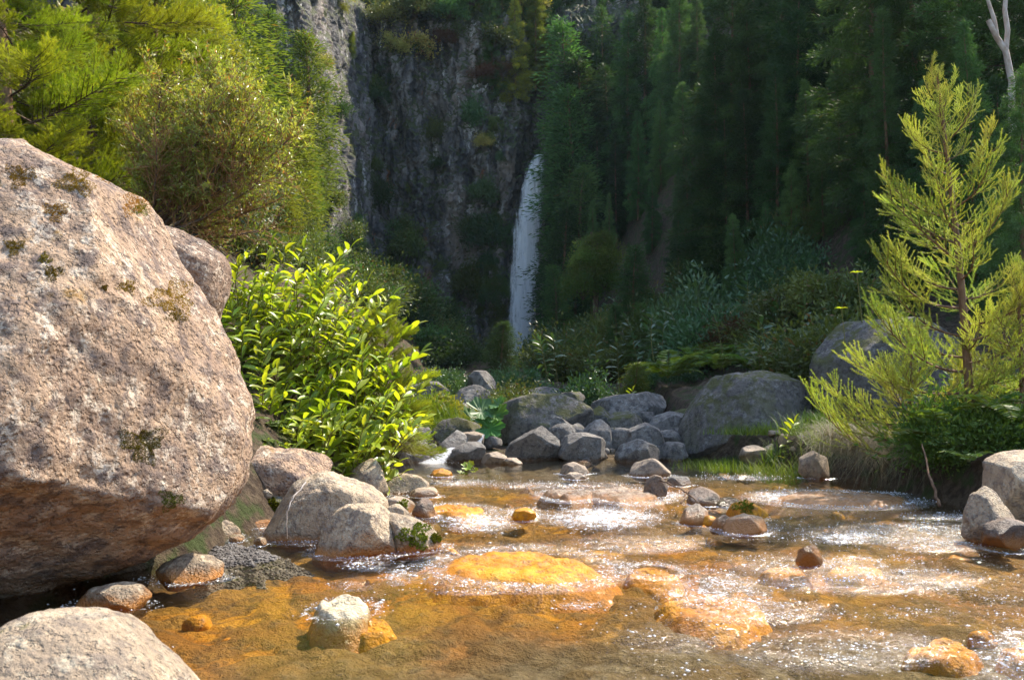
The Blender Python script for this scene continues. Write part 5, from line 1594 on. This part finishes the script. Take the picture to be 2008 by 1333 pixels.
for k in range(9):
    px = R_.uniform(690, 770); Y = R_.uniform(10.6, 11.4)
    q = P(px, R_.uniform(840, 885), Y)
    o = obj('grass_tuft', R_.choice(G2), loc=tuple(q), rot=(.3, 0, R_.uniform(0, 6)), scale=R_.uniform(.6, .9))
    tag(o, 'dry hanging grass and rootlets under the thicket tip', 'grass', 'dry grass under the thicket tip')
for k in range(14):
    px = R_.uniform(800, 930); Y = R_.uniform(17.2, 19)
    o = obj('grass_tuft', R_.choice(G3 + G1), loc=at_ground(px, Y, .25), rot=(0, 0, R_.uniform(0, 6)), scale=R_.uniform(1.2, 2.0))
    tag(o, 'green grass tuft above the dark boulders at the left of the pool', 'grass', 'grass tufts above the left pool boulders')


def ribbed_leaf(seed, Rr, mat):
    r = np.random.default_rng(seed)
    na, nr = 64, 8
    V = [(0, 0, 0)]; F3, F4 = [], []
    for i in range(1, nr + 1):
        s = i / nr
        for k in range(na):
            a = -2.75 + 5.5 * k / (na - 1)
            lob = 1 + .13 * math.cos(a * 7) * s + .05 * math.sin(a * 31) * s * s
            rr = Rr * s * lob
            V.append((rr * math.cos(a), rr * math.sin(a), .32 * Rr * s ** 1.7 + .05 * Rr * math.cos(a * 14) * s))
    for k in range(na - 1): F3.append([0, 1 + k, 2 + k])
    for i in range(nr - 1):
        for k in range(na - 1):
            b = 1 + i * na + k
            F4.append([b, b + na, b + na + 1, b + 1])
    return new_mesh('leaf', np.array(V), [np.array(F3), np.array(F4)], [M[mat]])


def leaf_plant(name, label, root, leaves, mat, Rr=.28):
    e = obj(name, None, loc=root)
    tag(e, label, 'plant')
    ms = [ribbed_leaf(s, Rr, mat) for s in (1, 2)]
    for (dx, dy, dz, tx, tz, s) in leaves:
        tipv = np.array([dx, dy, dz])
        c = np.stack([tipv * t + np.array([0, 0, .1 * math.sin(t * 3.1)]) for t in np.linspace(0, 1, 6)])
        v, f = tube(c, np.linspace(.014, .007, 6), 5)
        obj('stalk', new_mesh('stalk', v, f, [M['stem']]), e)
        obj('leaf', R_.choice(ms), e, (dx, dy, dz), (tx, 0, tz), s)
    return e


q = P(955, 850, 16.9)
leaf_plant('broadleaf_plant', 'plant with big round ribbed green leaves among the pool boulders', tuple(q), [(-.1, -.2, .42, .75, .3, 1.0), (.18, -.25, .36, .8, -.3, .85), (-.28, -.2, .3, .7, .9, .8), (.06, -.35, .12, .95, 0, .95), (.02, -.3, -.05, 1.05, .2, .8), (.22, -.2, .55, .7, -.8, .6)], 'gunnera')
q = P(745, 890, 11.6)
leaf_plant('broadleaf_plant', 'single bright lobed leaf sticking out low from the thicket tip', tuple(q), [(.28, -.1, .12, .5, -.6, .55), (.12, -.15, .05, .7, -.3, .4)], 'waterplant', .3)
q = P(915, 930, 13.0)
leaf_plant('water_plant', 'small yellow-green plant growing alone in the pool', (q.x, 13.0, Wl(13.0) - .02), [(0, -.05, .11, .7, .2, .5), (.12, -.02, .06, .6, -.5, .35), (-.07, -.06, .02, .3, 1, .45), (.05, .02, .14, .9, -.2, .4)], 'waterplant', .16)


def stick(label, pts, r0, mat='bark', name='stick', cat='stick'):
    c = np.array([tuple(P(*p)) for p in pts])
    o0 = c[0].copy()
    ss = np.linspace(0, 1, 14); s = np.linspace(0, 1, len(c))
    cc = np.stack([np.interp(ss, s, c[:, k] - o0[k]) for k in range(3)], 1)
    cc[1:-1] += np.random.default_rng(len(label)).normal(size=(12, 3)) * r0 * .5
    v, f = tube(cc, np.linspace(r0, r0 * .45, 14), 6)
    return tag(obj(name, new_mesh(name, v, f, [M[mat]]), loc=tuple(o0)), label, cat)


stick('bare grey-brown stick slanting down from the right bank into the water', [(1842, 992, 9.0), (1830, 950, 9.2), (1815, 905, 9.5), (1808, 870, 9.8)], .018, 'bark_red')
stick('long thin dark twig lying across the mid-stream rocks', [(1290, 940, 10.2), (1330, 956, 9.8), (1350, 966, 9.5)], .01)
stick('brown twig caught on the dark angular rock', [(1335, 986, 9.2), (1350, 962, 9.4), (1358, 948, 9.5)], .012, 'bark_red')
stick('short brown twig crossing the caught twig', [(1340, 962, 9.3), (1358, 975, 9.25), (1372, 988, 9.2)], .01, 'bark_red')
stick('pale root hanging down the wrinkled triangular rock', [(600, 945, 7.55), (575, 975, 7.4), (563, 1000, 7.35), (563, 1056, 7.3)], .008, 'bark_pale', 'root', 'root')
# pale bare tree at the top right
conifer(1990, 135, 16.9, 'dark conifer hiding the foot of the pale bare tree', None, 2, w=.9, hmax=5)
e = obj('bare_tree', None, loc=tuple(P(1982, 170, 17.5)))
tag(e, 'bare forked tree with pale peeling bark in the top right corner', 'tree')
o0 = P(1982, 170, 17.5)
for k, (pts, r0, r1) in enumerate(([((1986, 270), (1984, 220), (1984, 160), (1972, 100), (1955, 75), (1938, 40)), .075, .05], [((1972, 100), (1976, 60), (1970, 20), (1975, -40)), .055, .04], [((1955, 75), (1950, 40), (1930, -20)), .05, .03])):
    c = np.array([tuple(P(a, b, 17.5) - o0) for a, b in pts])
    s = np.linspace(0, 1, len(c)); ss = np.linspace(0, 1, 16)
    cc = np.stack([np.interp(ss, s, c[:, q]) for q in range(3)], 1)
    v, f = tube(cc, np.linspace(r0, r1, 16), 8)
    obj('trunk' if k == 0 else 'limb', new_mesh('limb', v, f, [M['bark_pale']]), e)
# two stalk plants with leaf rosettes on the right slope
for px, py, lb in ((1680, 535, 'upper tall stalk with a star of pale leaves left of the young conifer'), (1650, 605, 'lower stalk with a star of pale leaves left of the young conifer')):
    Y = 13.2
    tp_ = P(px, py, Y)
    e = obj('stalk_plant', None, loc=(tp_.x, Y, tp_.z - .75))
    tag(e, lb, 'plant')
    v, f = tube(np.array([[.06, 0, 0], [.03, 0, .4], [0, 0, .75]]), [.008, .006, .005], 5)
    obj('stalk', new_mesh('stalk', v, f, [M['stem']]), e)
    for k in range(7):
        az = k * .9; obj('leaf', R_.choice(GL['ginger']), e, (0, 0, .75), aim((math.cos(az), math.sin(az), .15)), .42)

for k in range(16):
    px = R_.uniform(1830, 2040); Y = R_.uniform(9.6, 12.5); x = (px - 1004) / FPX * Y
    if k % 2: fern((x, Y, Hs(x, Y) + .1), R_.uniform(.8, 1.2), 'fern in the undergrowth around the young conifer on the right bank', 8, 'undergrowth around the young conifer')
    else: shrub((x, Y, Hs(x, Y) - .15), R_.uniform(.35, .6), 'low leafy bush around the foot of the young conifer on the right bank', 'bushes around the young conifer', R_.choice(['shrub', 'fern', 'conifer']))
rank_labels(GA, 'dark conifer of the shaded stand right of the waterfall')
rank_labels(GB, 'tall conifer of the nearer stand on the right slope')
rank_labels(GC, 'large drooping conifer at the upper right')
rank_labels(GT, 'conifer on the cliff brow')
rank_labels('narrow conifers at the right edge of the waterfall', 'narrow dark conifer beside the waterfall')
rank_labels('conifers on the skyline behind the cliff', 'conifer on the skyline behind the cliff brow')
rank_labels('conifers at the top of the left slope', 'yellow-green conifer at the top of the left slope')
rank_labels('yellow-green crowns at the top left', 'bright yellow-green leafy crown at top left')
for px, py, Y in ((450, 850, 9.9), (500, 860, 10.2), (470, 880, 9.6), (540, 870, 10.6)):
    fern(tuple(P(px, py, Y)), .8, 'fern on the bank in the gap behind the giant boulder', 8, 'ferns behind the giant boulder', .3)
for px, py, Y, r in ((430, 990, 8.7, .2), (462, 1000, 8.5, .16), (490, 1012, 8.6, .18), (440, 950, 9.0, .22)):
    q = P(px, py, Y); o = cobble(q.x, Y, r, 'pale_up', 'shaded stone in the gap between the giant boulder and the wrinkled rock', 'shaded stones beside the giant boulder'); o.location.z = q.z
# moss cushions on the giant boulder and a few rocks
bpy.context.view_layer.update()


def moss_patch(host, px, py, rpx, mat, name='moss_patch', n=500, ln=.03):
    inv = host.matrix_world.inverted()
    o = inv @ Vector((0, 0, CAMZ))
    r = np.random.default_rng(int(px * 7 + py))
    B, D = [], []
    for k in range(n):
        a = r.uniform(0, 6.283); q = rpx * math.sqrt(r.uniform()) * (1 + .35 * math.sin(3 * a + px) + .2 * math.sin(7 * a))
        tgt = inv @ P(px + q * math.cos(a), py + q * math.sin(a) * .8, 6.0)
        ok, hit, nor, _ = host.ray_cast(o, (tgt - o).normalized())
        if ok:
            B.append(hit[:]); D.append((nor * .45 + Vector(r.normal(size=3))).normalized()[:])
    if len(B) < 5: return
    B = np.array(B); D = np.array(D)
    V, F = leaves_arr(B - D * ln * .2, D, ln * r.uniform(.6, 1.2, len(B)), np.full(len(B), ln * .9), r, .2)
    obj(name, new_mesh(name, V, F, [M[mat]], False), host)


for px, py, rp, m_ in ((338, 585, 42, 'moss_orange'), (345, 620, 18, 'moss'), (250, 562, 16, 'moss_orange'), (28, 484, 18, 'moss'), (88, 507, 12, 'moss'), (103, 535, 18, 'moss'), (265, 400, 26, 'moss_orange'), (276, 410, 16, 'moss_green'), (150, 355, 34, 'moss_orange'), (40, 345, 26, 'moss_orange'),
                       (110, 415, 22, 'moss_orange'), (280, 870, 40, 'moss'), (335, 980, 22, 'moss_green'), (205, 345, 14, 'moss_orange'), (205, 564, 6, 'moss')):
    moss_patch(GIANT, px, py, rp, m_, n=int(150 + rp * rp * 1.6), ln=.009)
for o in RO:
    lb = o['label']
    if 'low pale rock with mossy dark front' in lb:
        moss_patch(o, 815, 1050, 28, 'moss_green', n=700, ln=.025); moss_patch(o, 855, 1055, 9, 'moss_green', n=200, ln=.03)
    if 'capped with yellow-green moss' in lb: moss_patch(o, 1462, 992, 20, 'moss_green', n=500, ln=.022)
    if 'dab of moss' in lb: moss_patch(o, 790, 988, 10, 'moss_green', n=200, ln=.025)
    if 'dark mossy lump' in lb: moss_patch(o, 535, 992, 18, 'moss_green', n=500, ln=.03)

# ---------------------------------------------------------------- haze
def haze_box(d):
    m = bpy.data.materials.new('valley_haze')
    m.use_nodes = True
    t = m.node_tree
    t.nodes.clear()
    v = N(t, 'VolumePrincipled', {'Color': (0.6, 0.82, 1.0, 1), 'Density': d, 'Anisotropy': 0.2})
    o = t.nodes.new('ShaderNodeOutputMaterial')
    t.links.new(v.outputs[0], o.inputs['Volume'])
    a = np.array([(x, y, z) for x in (-95, 125) for y in (-65, 155) for z in (-3, 135)], float)
    F = [[0, 1, 3, 2], [4, 6, 7, 5], [0, 4, 5, 1], [2, 3, 7, 6], [0, 2, 6, 4], [1, 5, 7, 3]]
    tag(obj('haze', new_mesh('haze', a, np.array(F), [m], False)), 'thin bluish haze filling the valley', 'haze', kind='stuff')


HAZE = 0.00014
if HAZE > 0: haze_box(HAZE)
